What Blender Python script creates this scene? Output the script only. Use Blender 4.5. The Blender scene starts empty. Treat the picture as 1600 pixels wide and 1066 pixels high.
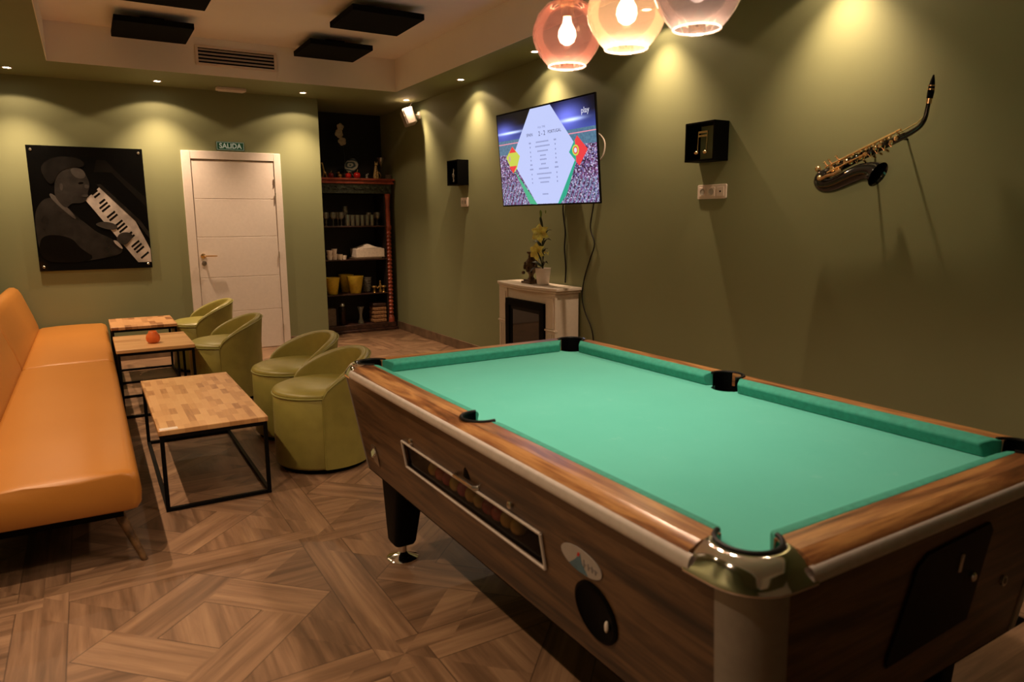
import bpy, bmesh, math, random
from mathutils import Vector, Matrix, Euler
random.seed(7)
S = bpy.context.scene
C = S.collection
PI = math.pi
# ---------------------------------------------------------------- camera
CAM = (-3.38776, -8.08791, 1.39564); YAW = 0.53517; PITCH = 0.17085; ROLL = -0.00612; FPX = 1108.07
cd = bpy.data.cameras.new('camera'); cam = bpy.data.objects.new('camera', cd); C.objects.link(cam)
fw = Vector((math.sin(YAW)*math.cos(PITCH), math.cos(YAW)*math.cos(PITCH), -math.sin(PITCH)))
rt = Vector((math.cos(YAW), -math.sin(YAW), 0)); up = rt.cross(fw)
r2 = math.cos(ROLL)*rt + math.sin(ROLL)*up; u2 = -math.sin(ROLL)*rt + math.cos(ROLL)*up
m = Matrix((r2, u2, -fw)).transposed().to_4x4(); m.translation = Vector(CAM); cam.matrix_world = m
cd.sensor_width = 36; cd.lens = FPX/1600*36; cd.clip_start = .05
cd.dof.use_dof = True; cd.dof.focus_distance = 5.6; cd.dof.aperture_fstop = 4.0
S.camera = cam
# ---------------------------------------------------------------- world, exposure, lamps
w = bpy.data.worlds.new('world'); S.world = w; w.use_nodes = True
w.node_tree.nodes['Background'].inputs[0].default_value = (1, .7, .5, 1)
w.node_tree.nodes['Background'].inputs[1].default_value = .02
S.view_settings.view_transform = 'Standard'; S.view_settings.look = 'None'
S.view_settings.exposure = 0.0; S.view_settings.gamma = 1.0; S.view_settings.use_curve_mapping = False
WARM = (1.0, .68, .42)
SPOT_WIDE = 11.0; SPOT_CORE = 112.0; PEND = 27.0
SOFFIT = 2.708
SPOTS = [(-.182, y) for y in (-.407, -1.752, -3.07, -4.39, -5.71)] + \
        [(-1.306, -.33), (-2.673, -.30), (-3.842, -.36)] + [(-3.86, y) for y in (-1.75, -3.07, -4.39, -5.71, -7.03)]

# ---------------------------------------------------------------- materials
class NT:
    """small helper for shader math"""
    def __init__(s, name):
        s.m = bpy.data.materials.new(name); s.m.use_nodes = True; s.t = s.m.node_tree
        s.b = s.t.nodes['Principled BSDF']; s.out = s.t.nodes['Material Output']
    def n(s, typ, ins=None, **kw):
        x = s.t.nodes.new(typ)
        for k, v in kw.items(): setattr(x, k, v)
        for k, v in (ins or {}).items(): s.set(x.inputs[k], v)
        return x
    def set(s, sock, v):
        if hasattr(v, 'is_linked') or isinstance(v, bpy.types.NodeSocket): s.t.links.new(v, sock)
        else:
            if isinstance(v, (tuple, list)) and len(v) == 3 and sock.type == 'RGBA': v = (*v, 1)
            sock.default_value = v
    def ma(s, op, a, b=None, c=None):
        x = s.t.nodes.new('ShaderNodeMath'); x.operation = op
        s.set(x.inputs[0], a)
        if b is not None: s.set(x.inputs[1], b)
        if c is not None: s.set(x.inputs[2], c)
        return x.outputs[0]
    def mix(s, f, a, b):
        x = s.t.nodes.new('ShaderNodeMix'); x.data_type = 'RGBA'
        s.set(x.inputs[0], f); s.set(x.inputs[6], a); s.set(x.inputs[7], b)
        return x.outputs[2]
    def comb(s, x, y, z=0.0):
        c = s.t.nodes.new('ShaderNodeCombineXYZ'); s.set(c.inputs[0], x); s.set(c.inputs[1], y); s.set(c.inputs[2], z); return c.outputs[0]
    def ramp(s, f, stops):
        x = s.t.nodes.new('ShaderNodeValToRGB'); e = x.color_ramp.elements
        while len(e) < len(stops): e.new(.5)
        for q, (p, c) in zip(e, stops): q.position = p; q.color = (*c, 1)
        s.set(x.inputs[0], f); return x.outputs[0]
    def noise(s, vec, scale=5., detail=3., rough=.5, dist=0.):
        return s.n('ShaderNodeTexNoise', {'Vector': vec, 'Scale': scale, 'Detail': detail, 'Roughness': rough, 'Distortion': dist}).outputs[0]
    def bump(s, h, strength=.2, dist=.002):
        s.set(s.b.inputs['Normal'], s.n('ShaderNodeBump', {'Height': h, 'Strength': strength, 'Distance': dist}).outputs[0])
    def pos(s): return s.n('ShaderNodeNewGeometry').outputs['Position']
    def obj(s): return s.n('ShaderNodeTexCoord').outputs['Object']
    def sep(s, v):
        x = s.n('ShaderNodeSeparateXYZ', {0: v}); return x.outputs[0], x.outputs[1], x.outputs[2]
    def P(s, **kw):
        for k, v in kw.items(): s.set(s.b.inputs[k.replace('_', ' ')], v)
        return s.m

def plain(name, col, rough=.5, metal=0., var=.06, scale=40., bumps=0., **kw):
    t = NT(name); o = t.obj(); nz = t.noise(o, scale, 3)
    c2 = tuple(max(0, min(1, v*(1+3*var))) for v in col); c1 = tuple(v*(1-3*var) for v in col)
    t.P(Base_Color=t.ramp(nz, [(.3, c1), (.7, c2)]), Roughness=rough, Metallic=metal, **kw)
    if bumps: t.bump(nz, bumps, .002)
    return t.m
def emis(name, col, st):
    t = NT(name); t.P(Base_Color=(0, 0, 0), Emission_Color=col, Emission_Strength=st, Roughness=.4); return t.m
def glass(name, tint, alpha=.25, rough=.02, refl=1.0, body=None, bodyamt=0.):
    t = NT(name); L = t.t.links
    tr = t.n('ShaderNodeBsdfTransparent', {0: tint}); gl = t.n('ShaderNodeBsdfGlossy', {0: (1, .95, .9), 'Roughness': rough})
    lw = t.n('ShaderNodeLayerWeight', {0: alpha})
    f = t.ma('MULTIPLY', lw.outputs['Fresnel'], refl)
    mx = t.n('ShaderNodeMixShader', {0: f, 1: tr.outputs[0], 2: gl.outputs[0]}); last = mx.outputs[0]
    if body:
        tl = t.n('ShaderNodeBsdfTranslucent', {0: body}); df = t.n('ShaderNodeBsdfDiffuse', {0: body})
        ad = t.n('ShaderNodeMixShader', {0: .4, 1: tl.outputs[0], 2: df.outputs[0]})
        last = t.n('ShaderNodeMixShader', {0: bodyamt, 1: last, 2: ad.outputs[0]}).outputs[0]
    L.new(last, t.out.inputs[0]); return t.m

M = {}
def wall_paint(name, c):
    t = NT(name); p = t.pos(); nz = t.noise(p, 1.6, 4, .55); n2 = t.noise(p, 160, 2)
    t.P(Base_Color=t.mix(nz, tuple(v*.93 for v in c), tuple(v*1.07 for v in c)), Roughness=.62, Specular_IOR_Level=.3)
    t.bump(n2, .12, .001); return t.m
M['green'] = wall_paint('olive_green_paint', (.220, .238, .126))
M['white'] = wall_paint('white_paint', (.88, .83, .79))
M['blackwall'] = wall_paint('black_paint', (.006, .006, .004))
M['door'] = plain('white_door_lacquer', (.74, .67, .62), .38, var=.01)
M['black'] = plain('matt_black', (.0015, .0015, .0015), .55, Specular_IOR_Level=.06)
M['blackmetal'] = plain('black_metal', (.003, .003, .003), .45, Specular_IOR_Level=.12)
M['foam'] = plain('black_foam', (.004, .004, .0035), .95, bumps=.4, scale=300, Specular_IOR_Level=.1)
M['chrome'] = NT('chrome').P(Base_Color=(.86, .84, .82), Metallic=1.0, Roughness=.07)
M['steel'] = plain('brushed_steel', (.55, .52, .48), .28, 1.0)
M['brass'] = plain('brass', (.90, .62, .34), .22, 1.0)
M['bronze'] = plain('bronze', (.10, .062, .035), .4, .7, var=.2, scale=60)
M['plastic'] = plain('white_plastic', (.72, .62, .56), .4, var=.01)
M['grille'] = plain('grille_slat', (.38, .34, .30), .5, var=.02)
M['trim'] = plain('grey_trim', (.60, .53, .49), .32, var=.02)
M['post'] = plain('grey_corner_post', (.30, .27, .24), .42, .2, var=.02)
M['rubber'] = plain('black_rubber', (.006, .0055, .005), .5, Specular_IOR_Level=.2)
M['leather_green'] = plain('green_leatherette', (.285, .255, .060), .36, Specular_IOR_Level=.6, var=.03, scale=14)
M['piping'] = plain('green_piping', (.30, .30, .09), .45, var=.02)
M['skirting'] = plain('brown_skirting', (.16, .105, .065), .4, var=.12, scale=8)
M['mantel'] = plain('cream_mantel', (.70, .62, .53), .42, var=.01)
M['potwhite'] = plain('white_ceramic', (.78, .70, .64), .3, var=.01)
M['lily'] = plain('yellow_petal', (.97, .84, .20), .5, var=.1, scale=30, Subsurface_Weight=.1)
M['orchid'] = plain('cream_petal', (.50, .44, .30), .6, var=.05)
M['leaf'] = plain('dark_leaf', (.014, .028, .010), .45, var=.15)
M['bud'] = plain('green_bud', (.20, .30, .06), .5)
M['yellowpot'] = plain('mustard_plastic', (.80, .58, .06), .38, var=.03)
M['redwood'] = plain('red_lacquered_wood', (.34, .065, .034), .35, var=.15, scale=12)
M['darkwood'] = plain('dark_carved_wood', (.045, .017, .011), .45, var=.25, scale=25, bumps=.3)
M['carved'] = plain('green_carved_wood', (.030, .036, .022), .5, var=.4, scale=35, bumps=.6)
M['shelfin'] = plain('shelf_inside', (.012, .006, .005), .6)
M['redglaze'] = plain('red_glaze', (.55, .02, .015), .15)
M['gold'] = plain('antique_gold', (.50, .32, .10), .35, .8, var=.2, scale=30)
M['cloth'] = plain('white_cloth', (.88, .76, .66), .8, var=.03)
M['basket'] = plain('brown_wicker', (.32, .16, .07), .7, var=.3, scale=80, bumps=.5)
M['card'] = plain('brown_cardboard', (.16, .11, .07), .7)
M['greyceramic'] = plain('grey_ceramic', (.28, .26, .22), .35)
M['sofaleg'] = plain('stained_wood', (.14, .075, .030), .45, var=.2, scale=30)
M['bulb'] = emis('bulb_glow', (1, .82, .62), 14.)
M['bulbdim'] = emis('bulb_soft', (1, .80, .68), .9)
M['led'] = emis('led_glow', (1, .84, .62), 40.)
M['clear'] = glass('clear_glass', (.90, .92, .90), .5, refl=1.4, body=(.8, .75, .65), bodyamt=.08)
M['window_glass'] = glass('window_glass', (.75, .72, .68), .12)
M['fireglass'] = NT('black_glass').P(Base_Color=(.004, .004, .004), Roughness=.05)
M['globe_rose'] = glass('rose_glass', (.60, .35, .27), .28, refl=1.3, body=(.70, .33, .25), bodyamt=.07)
M['globe_amber'] = glass('amber_glass', (.88, .70, .48), .28, refl=1.3, body=(.9, .62, .40), bodyamt=.12)
M['globe_smoke'] = glass('smoky_glass', (.64, .53, .49), .28, refl=1.3, body=(.6, .46, .42), bodyamt=.08)
M['rim'] = glass('glass_rim', (.9, .85, .8), .5, refl=1.5, body=(1, .9, .85), bodyamt=.3)
def sofa_mat():
    t = NT('orange_leatherette'); p = t.pos(); n1 = t.noise(p, 2.2, 3); n2 = t.noise(p, 260, 2)
    t.P(Base_Color=t.mix(n1, (.40, .160, .026), (.47, .195, .034)), Roughness=.38, Specular_IOR_Level=.45)
    t.bump(t.ma('ADD', n2, t.ma('MULTIPLY', n1, 3.)), .12, .003); return t.m
M['sofa'] = sofa_mat()
def felt():
    t = NT('green_felt'); p = t.obj(); n1 = t.noise(p, 3.5, 4, .6); n2 = t.noise(p, 500, 2); n3 = t.noise(p, 14, 5, .7)
    base = t.mix(n1, (.085, .46, .37), (.115, .52, .43))
    chalk = t.ramp(n3, [(.62, (0, 0, 0)), (.78, (.22, .22, .22))])
    t.P(Base_Color=t.mix(chalk, base, (.26, .58, .50)), Roughness=.9, Sheen_Weight=.15, Specular_IOR_Level=.15)
    t.bump(n2, .15, .001); return t.m
M['felt'] = felt()
M['cushion'] = plain('green_cushion_cloth', (.035, .29, .215), .85, var=.04, scale=60)
def grain(name, axis, lo, mid, hi, sc=1., rough=.3, coat=.3):
    """wood with long streaks along one object axis"""
    t = NT(name); x, y, z = t.sep(t.obj())
    k = [26*sc, 26*sc, 26*sc]; k[axis] = 1.6*sc
    v = t.comb(t.ma('MULTIPLY', x, k[0]), t.ma('MULTIPLY', y, k[1]), t.ma('MULTIPLY', z, k[2]))
    a = t.noise(v, 1., 6, .68, .9)
    k2 = [9*sc]*3; k2[axis] = 1.1*sc
    v2 = t.comb(t.ma('MULTIPLY', x, k2[0]), t.ma('MULTIPLY', y, k2[1]), t.ma('MULTIPLY', z, k2[2]))
    b = t.noise(v2, 1., 3, .5, 1.6)
    f = t.ma('ADD', t.ma('MULTIPLY', a, .55), t.ma('MULTIPLY', b, .45))
    col = t.ramp(f, [(.39, lo), (.48, mid), (.57, hi), (.64, mid)])
    t.P(Base_Color=col, Roughness=rough, Coat_Weight=coat, Coat_Roughness=.15)
    t.bump(a, .05, .001); return t.m
lo, mi, hi = (.060, .022, .009), (.25, .098, .034), (.50, .25, .085)
M['rail_v'] = grain('walnut_rail_long', 1, lo, mi, hi); M['rail_u'] = grain('walnut_rail_short', 0, lo, mi, hi)
lo, mi, hi = (.014, .007, .004), (.072, .036, .016), (.150, .078, .034)  # darker copy of the rail walnut; cabinet shade put into the colour
M['cab_v'] = grain('shaded_walnut_side_long', 1, lo, mi, hi, .8, .38, .1); M['cab_u'] = grain('shaded_walnut_side_short', 0, lo, mi, hi, .8, .38, .1)
def blocks(name, axis, L=.13, W=.034, cols=None):
    t = NT(name); o = t.sep(t.obj()); a, b = (o[1], o[0]) if axis == 1 else (o[0], o[1])
    row = t.ma('FLOOR', t.ma('DIVIDE', b, W))
    off = t.n('ShaderNodeTexWhiteNoise', {'W': row}, noise_dimensions='1D').outputs[0]
    u = t.ma('ADD', t.ma('DIVIDE', a, L), off); ci = t.ma('FLOOR', u)
    rnd = t.n('ShaderNodeTexWhiteNoise', {'Vector': t.comb(ci, row, 0.)}, noise_dimensions='3D').outputs[0]
    g = t.noise(t.comb(t.ma('MULTIPLY', a, 5.), t.ma('MULTIPLY', b, 70.), t.ma('MULTIPLY', rnd, 30.)), 1., 4, .6, .4)
    f = t.ma('ADD', t.ma('MULTIPLY', rnd, .7), t.ma('MULTIPLY', g, .35))
    cols = cols or [(.10, (.68, .42, .19)), (.50, (.60, .34, .145)), (.80, (.46, .24, .095)), (.98, (.26, .115, .045))]
    t.P(Base_Color=t.ramp(f, cols), Roughness=.36, Coat_Weight=.15); return t.m
M['butcher_y'] = blocks('butcher_block_lengthwise', 1); M['butcher_x'] = blocks('butcher_block_crosswise', 0, .5, .06)
M['butcher_d'] = blocks('butcher_block_dark', 1, .2, .05, [(.1, (.50, .26, .11)), (.4, (.62, .34, .15)), (.75, (.33, .15, .06)), (.95, (.20, .08, .03))])
def floor_mat():
    """interlaced parquet-look tiles, pitch 1.03 m"""
    t = NT('parquet_tile'); X, Y, Z = t.sep(t.pos()); Pp = 1.03; h = .4325
    def cell(v, o):
        q = t.ma('DIVIDE', t.ma('SUBTRACT', v, o), Pp); i = t.ma('FLOOR', q)
        return i, t.ma('MULTIPLY', t.ma('SUBTRACT', t.ma('SUBTRACT', q, i), .5), Pp)
    ix, px = cell(X, -3.65); iy, py = cell(Y, -5.065-1.03)
    ax = t.ma('ABSOLUTE', px); ay = t.ma('ABSOLUTE', py)
    s_ = t.ma('MULTIPLY', t.ma('ADD', px, py), .70711); t_ = t.ma('MULTIPLY', t.ma('SUBTRACT', px, py), .70711)
    as_ = t.ma('ABSOLUTE', s_); at_ = t.ma('ABSOLUTE', t_); mm = t.ma('MAXIMUM', as_, at_)
    isH = t.ma('GREATER_THAN', ay, h); isV0 = t.ma('GREATER_THAN', ax, h)
    # interlacing at the crossings
    par = t.ma('MODULO', t.ma('ABSOLUTE', t.ma('ADD', ix, iy)), 2.)
    isV = t.ma('MULTIPLY', isV0, t.ma('SUBTRACT', 1., t.ma('MULTIPLY', isH, par)))
    isH = t.ma('MULTIPLY', isH, t.ma('SUBTRACT', 1., isV))
    frame = t.ma('MAXIMUM', isH, isV)
    inner = t.ma('LESS_THAN', mm, .12); corner = t.ma('GREATER_THAN', mm, .30)
    def gt(a, b): return t.ma('GREATER_THAN', a, b)
    b1 = t.ma('MULTIPLY', gt(s_, .12), gt(t_, -.12))            # runs along t
    b3 = t.ma('MULTIPLY', gt(t.ma('MULTIPLY', s_, -1.), .12), gt(t.ma('MULTIPLY', t_, -1.), -.12))
    alongT = t.ma('MAXIMUM', b1, b3)
    # direction of grain: coordinates (along, across)
    ux, vx = X, Y
    al = t.ma('ADD', t.ma('MULTIPLY', alongT, t_), t.ma('MULTIPLY', t.ma('SUBTRACT', 1., alongT), s_))
    ac = t.ma('ADD', t.ma('MULTIPLY', alongT, s_), t.ma('MULTIPLY', t.ma('SUBTRACT', 1., alongT), t_))
    def sel(f, a, b):
        return t.ma('ADD', t.ma('MULTIPLY', f, a), t.ma('MULTIPLY', t.ma('SUBTRACT', 1., f), b))
    al = sel(inner, py, al); ac = sel(inner, px, ac)
    ch = gt(t.ma('MULTIPLY', px, py), 0.)
    al = sel(corner, sel(ch, px, py), al); ac = sel(corner, sel(ch, py, px), ac)
    al = sel(isH, X, al); ac = sel(isH, Y, ac); al = sel(isV, Y, al); ac = sel(isV, X, ac)
    sg = t.ma('ADD', t.ma('SIGN', s_), t.ma('MULTIPLY', t.ma('SIGN', t_), 2.))
    rid = t.ma('ADD', t.ma('ADD', t.ma('MULTIPLY', ix, 7.3), t.ma('MULTIPLY', iy, 3.1)),
        t.ma('ADD', t.ma('ADD', t.ma('MULTIPLY', inner, 1.7), t.ma('MULTIPLY', t.ma('MULTIPLY', corner, sg), 2.3)), t.ma('ADD', t.ma('MULTIPLY', isH, 4.9), t.ma('ADD', t.ma('MULTIPLY', isV, 9.1), t.ma('MULTIPLY', alongT, 5.7)))))
    rnd = t.n('ShaderNodeTexWhiteNoise', {'W': rid}, noise_dimensions='1D').outputs[0]
    g1 = t.noise(t.comb(t.ma('MULTIPLY', al, 2.2), t.ma('MULTIPLY', ac, 32.), t.ma('MULTIPLY', rnd, 50.)), 1., 5, .62, .5)
    g2 = t.noise(t.comb(t.ma('MULTIPLY', al, 1.0), t.ma('MULTIPLY', ac, 9.), t.ma('MULTIPLY', rnd, 90.)), 1., 2, .5, .8)
    f = t.ma('ADD', t.ma('ADD', t.ma('MULTIPLY', g1, .5), t.ma('MULTIPLY', g2, .5)), t.ma('MULTIPLY', t.ma('SUBTRACT', rnd, .5), .10))
    col = t.ramp(f, [(.34, (.105, .060, .034)), (.48, (.19, .110, .064)), (.56, (.25, .148, .086)), (.68, (.33, .205, .118))])
    def line(v, at): return t.ma('LESS_THAN', t.ma('ABSOLUTE', t.ma('SUBTRACT', v, at)), .0022)
    nf = t.ma('SUBTRACT', 1., frame)
    ln = t.ma('MAXIMUM', line(mm, .12), line(mm, .30))
    e1 = t.ma('MULTIPLY', t.ma('MULTIPLY', t.ma('LESS_THAN', t.ma('ABSOLUTE', t.ma('SUBTRACT', at_, .12)), .0022), t.ma('LESS_THAN', mm, .30)), gt(t.ma('MULTIPLY', t.ma('SUBTRACT', alongT, .5), t.ma('SUBTRACT', as_, .12)), 0.))
    ln = t.ma('MULTIPLY', t.ma('MAXIMUM', ln, t.ma('MULTIPLY', e1, 0.)), nf)
    ln = t.ma('MAXIMUM', ln, t.ma('MAXIMUM', t.ma('MULTIPLY', line(ax, h), t.ma('SUBTRACT', 1., isH)), t.ma('MULTIPLY', line(ay, h), t.ma('SUBTRACT', 1., isV))))
    col = t.mix(t.ma('MULTIPLY', ln, .65), col, (.045, .026, .016))
    t.P(Base_Color=col, Roughness=t.ma('ADD', .30, t.ma('MULTIPLY', g1, .16)), Specular_IOR_Level=.45)
    t.bump(t.ma('SUBTRACT', g1, ln), .06, .001); return t.m
M['floor'] = floor_mat()

# ---------------------------------------------------------------- geometry helpers
class MB:
    def __init__(s): s.v = []; s.f = []
    def add(s, vs, fs):
        o = len(s.v); s.v += [Vector(v) for v in vs]; s.f += [tuple(i+o for i in f) for f in fs]; return s
    def box(s, a, b):
        x0, y0, z0 = a; x1, y1, z1 = b
        return s.add([(x0,y0,z0),(x1,y0,z0),(x1,y1,z0),(x0,y1,z0),(x0,y0,z1),(x1,y0,z1),(x1,y1,z1),(x0,y1,z1)],
            [(0,3,2,1),(4,5,6,7),(0,1,5,4),(1,2,6,5),(2,3,7,6),(3,0,4,7)])
    def hexa(s, v8): return s.add(v8, [(0,3,2,1),(4,5,6,7),(0,1,5,4),(1,2,6,5),(2,3,7,6),(3,0,4,7)])
    def prism(s, poly, h, o=(0,0,0), ex=(1,0,0), ey=(0,1,0), ez=(0,0,1)):
        o, ex, ey, ez = Vector(o), Vector(ex), Vector(ey), Vector(ez); n = len(poly)
        b = [o+ex*p[0]+ey*p[1] for p in poly]; t = [q+ez*h for q in b]
        return s.add(b+t, [tuple(range(n))[::-1], tuple(range(n, 2*n))]+[(i, (i+1) % n, n+(i+1) % n, n+i) for i in range(n)])
    def tube(s, pts, r, n=10, caps=True, sx=1.):
        pts = [Vector(p) for p in pts]; rs = r if isinstance(r, (list, tuple)) else [r]*len(pts)
        T = [(pts[min(i+1, len(pts)-1)]-pts[max(i-1, 0)]).normalized() for i in range(len(pts))]
        a = T[0].orthogonal().normalized(); vs = []
        for i, p in enumerate(pts):
            a = (a-T[i]*a.dot(T[i])).normalized(); b = T[i].cross(a)
            for k in range(n):
                q = 2*PI*k/n; vs.append(p+(a*math.cos(q)+b*math.sin(q)*sx)*rs[i])
        fs = [(i*n+k, i*n+(k+1) % n, (i+1)*n+(k+1) % n, (i+1)*n+k) for i in range(len(pts)-1) for k in range(n)]
        if caps: fs += [tuple(range(n))[::-1], tuple(range((len(pts)-1)*n, len(pts)*n))]
        return s.add(vs, fs)
    def lathe(s, prof, c=(0,0,0), n=24, ez=(0,0,1), a0=0., a1=2*PI, sy=1.):
        c = Vector(c); ez = Vector(ez).normalized(); ex = ez.orthogonal().normalized() if abs(ez.z) < .99 else Vector((1,0,0)); ey = ez.cross(ex)
        full = abs(a1-a0-2*PI) < 1e-6; m_ = n if full else n+1; vs = []
        for r, z in prof:
            for k in range(m_):
                q = a0+(a1-a0)*k/n; vs.append(c+ex*r*math.cos(q)+ey*r*math.sin(q)*sy+ez*z)
        fs = []
        for i in range(len(prof)-1):
            for k in range(n):
                k2 = (k+1) % m_; fs.append((i*m_+k, i*m_+k2, (i+1)*m_+k2, (i+1)*m_+k))
        if full:
            if prof[0][0] > 1e-5: fs.append(tuple(range(m_))[::-1])
            if prof[-1][0] > 1e-5: fs.append(tuple(range((len(prof)-1)*m_, len(prof)*m_)))
        return s.add(vs, fs)
    def shell(s, prof, c=(0,0,0), n=24, ez=(0,0,1)):
        """open lathe without caps"""
        k = len(s.f); s.lathe(prof, c, n, ez)
        s.f = [f for i, f in enumerate(s.f) if i < k or len(f) <= 4]; return s
    def ball(s, c, r, n=16, sc=(1,1,1)):
        p = [(max(1e-6, math.sin(PI*i/(n//2)))*r, -math.cos(PI*i/(n//2))*r) for i in range(n//2+1)]
        k = len(s.v); s.lathe(p, (0,0,0), n)
        for i in range(k, len(s.v)): v = s.v[i]; s.v[i] = Vector((v.x*sc[0]+c[0], v.y*sc[1]+c[1], v.z*sc[2]+c[2]))
        return s
    def grid(s, fn, nu, nv, closed_u=False):
        vs = [fn(i/nu, j/nv) for j in range(nv+1) for i in range(nu if closed_u else nu+1)]
        w_ = nu if closed_u else nu+1
        fs = [(j*w_+i, j*w_+(i+1) % w_, (j+1)*w_+(i+1) % w_, (j+1)*w_+i) for j in range(nv) for i in range(nu)]
        return s.add(vs, fs)
    def xf(s, mat, start=0):
        for i in range(start, len(s.v)): s.v[i] = mat @ s.v[i]
        return s
    def build(s, name, mat, parent=None, world=False, bevel=0., seg=2, sub=0, solid=0., angle=35, origin=None):
        off = Vector(origin) if origin is not None else Vector((0,0,0))
        if world and parent is not None:
            inv = parent.matrix_basis.inverted(); p = parent.parent
            if p is not None: inv = inv @ p.matrix_basis.inverted()
            vs = [inv @ v for v in s.v]
        else: vs = [v-off for v in s.v]
        me = bpy.data.meshes.new(name); me.from_pydata([tuple(v) for v in vs], [], s.f)
        bm = bmesh.new(); bm.from_mesh(me); bmesh.ops.remove_doubles(bm, verts=bm.verts, dist=1e-6)
        bmesh.ops.recalc_face_normals(bm, faces=bm.faces); bm.to_mesh(me); bm.free()
        for q in me.polygons: q.use_smooth = True
        me.set_sharp_from_angle(angle=math.radians(angle))
        me.materials.append(mat); o = bpy.data.objects.new(name, me); C.objects.link(o)
        if parent is not None: o.parent = parent
        else: o.location = off
        if solid: q = o.modifiers.new('solid', 'SOLIDIFY'); q.thickness = solid; q.offset = 0
        if bevel: q = o.modifiers.new('bevel', 'BEVEL'); q.width = bevel; q.segments = seg; q.limit_method = 'ANGLE'; q.angle_limit = math.radians(40)
        if sub: q = o.modifiers.new('sub', 'SUBSURF'); q.levels = sub; q.render_levels = sub
        return o
def tag(o, label, cat, group=None, kind=None):
    o['label'] = label; o['category'] = cat
    if group: o['group'] = group
    if kind: o['kind'] = kind
    return o
def thing(name, label, cat, loc=(0,0,0), rotz=0., group=None):
    o = bpy.data.objects.new(name, None); o.empty_display_size = .1; C.objects.link(o)
    o.location = loc; o.rotation_euler = (0, 0, rotz); return tag(o, label, cat, group)
def solo(name, mb, mat, label, cat, group=None, **kw):
    xs = [v.x for v in mb.v]; ys = [v.y for v in mb.v]; zs = [v.z for v in mb.v]
    o = mb.build(name, mat, origin=((min(xs)+max(xs))/2, (min(ys)+max(ys))/2, min(zs)), **kw)
    return tag(o, label, cat, group)
def struct(name, mb, mat, parent=None, **kw):
    o = mb.build(name, mat, parent, **kw)
    if parent is None: o['kind'] = 'structure'
    return o
def dup(o, loc, rz=None, label=None, group=None, parent=None, top=True):
    c = o.copy(); C.objects.link(c)
    if top:
        c.location = loc
        if rz is not None: c.rotation_euler = (c.rotation_euler[0], c.rotation_euler[1], rz)
        if label: c['label'] = label
        if group: c['group'] = group
    else: c.parent = parent
    for ch in list(o.children): dup(ch, None, parent=c, top=False)
    return c
def text(name, s, size, mat, parent, mtx, align='CENTER', ext=.0006, bold=0., sx=1.):
    cu = bpy.data.curves.new(name, 'FONT'); cu.body = s; cu.size = size; cu.align_x = align; cu.align_y = 'CENTER'; cu.extrude = ext; cu.offset = bold; cu.resolution_u = 3
    t = bpy.data.objects.new(name, cu); C.objects.link(t)
    dg = bpy.context.evaluated_depsgraph_get(); me = bpy.data.meshes.new_from_object(t.evaluated_get(dg))
    bpy.data.objects.remove(t); me.transform(mtx @ Matrix.Diagonal((sx, 1, 1, 1))); me.materials.clear(); me.materials.append(mat)
    o = bpy.data.objects.new(name, me); C.objects.link(o); o.parent = parent; return o
def frame_mtx(o, ex, ey, ez):
    q = Matrix((Vector(ex), Vector(ey), Vector(ez))).transposed().to_4x4(); q.translation = Vector(o); return q
def arc(cx, cy, r, a0, a1, n=16):
    return [(cx+r*math.cos(math.radians(a0+(a1-a0)*i/n)), cy+r*math.sin(math.radians(a0+(a1-a0)*i/n))) for i in range(n+1)]
def rrect(x0, y0, x1, y1, r, n=6):
    return arc(x1-r, y1-r, r, 0, 90, n)+arc(x0+r, y1-r, r, 90, 180, n)+arc(x0+r, y0+r, r, 180, 270, n)+arc(x1-r, y0+r, r, 270, 360, n)

def smooth(pts, k=5):
    P_ = [Vector(p) for p in pts]; out = []
    for i in range(len(P_)-1):
        a, b_, c, d_ = P_[max(0, i-1)], P_[i], P_[i+1], P_[min(len(P_)-1, i+2)]
        for j in range(k):
            u = j/k; out.append(.5*((2*b_)+(c-a)*u+(2*a-5*b_+4*c-d_)*u*u+(3*b_-a-3*c+d_)*u**3))
    return out+[P_[-1]]
# ---------------------------------------------------------------- room shell
XL, YF, AL, AB = -4.38, -11.0, -1.065, .92
struct('floor', MB().box((XL-.1, YF-.1, -.1), (.1, AB+.1, 0)), M['floor'])
struct('wall_right', MB().box((0, YF-.1, 0), (.1, AB+.1, 3.1)), M['green'])
struct('wall_back', MB().box((XL-.1, 0, 0), (AL, AB+.1, 3.1)), M['green'])
struct('wall_alcove', MB().box((AL, AB, 0), (0, AB+.1, 3.1)), M['blackwall'])
struct('wall_left', MB().box((XL-.1, YF-.1, 0), (XL, 0, 3.1)), M['green'])
struct('wall_front', MB().box((XL, YF-.1, 0), (0, YF, 3.1)), M['white'])
CX0, CX1, CY0, CY1, CZ = -3.54, -.461, -10.0, -.804, 3.03
struct('ceiling', MB().box((CX0-.02, CY0-.02, CZ), (CX1+.02, CY1+.02, CZ+.08)), M['white'])
so = MB(); H2 = CZ+.08
for a, b in (((XL, CY1, SOFFIT), (0, AB, H2)), ((XL, YF, SOFFIT), (0, CY0, H2)), ((XL, CY0, SOFFIT), (CX0, CY1, H2)), ((CX1, CY0, SOFFIT), (0, CY1, H2))): so.box(a, b)
struct('trim_1', so, M['green'])
cs = MB(); e = .006
cs.box((CX0, CY1-e, SOFFIT+.001), (CX1, CY1, CZ)); cs.box((CX0, CY0, SOFFIT+.001), (CX1, CY0+e, CZ))
cs.box((CX0, CY0, SOFFIT+.001), (CX0+e, CY1, CZ)); cs.box((CX1-e, CY0, SOFFIT+.001), (CX1, CY1, CZ))
struct('trim_2', cs, M['white'])
struct('baseboard_right', MB().box((-.014, YF, 0), (0, AB, .10)), M['skirting'], bevel=.003)
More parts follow.
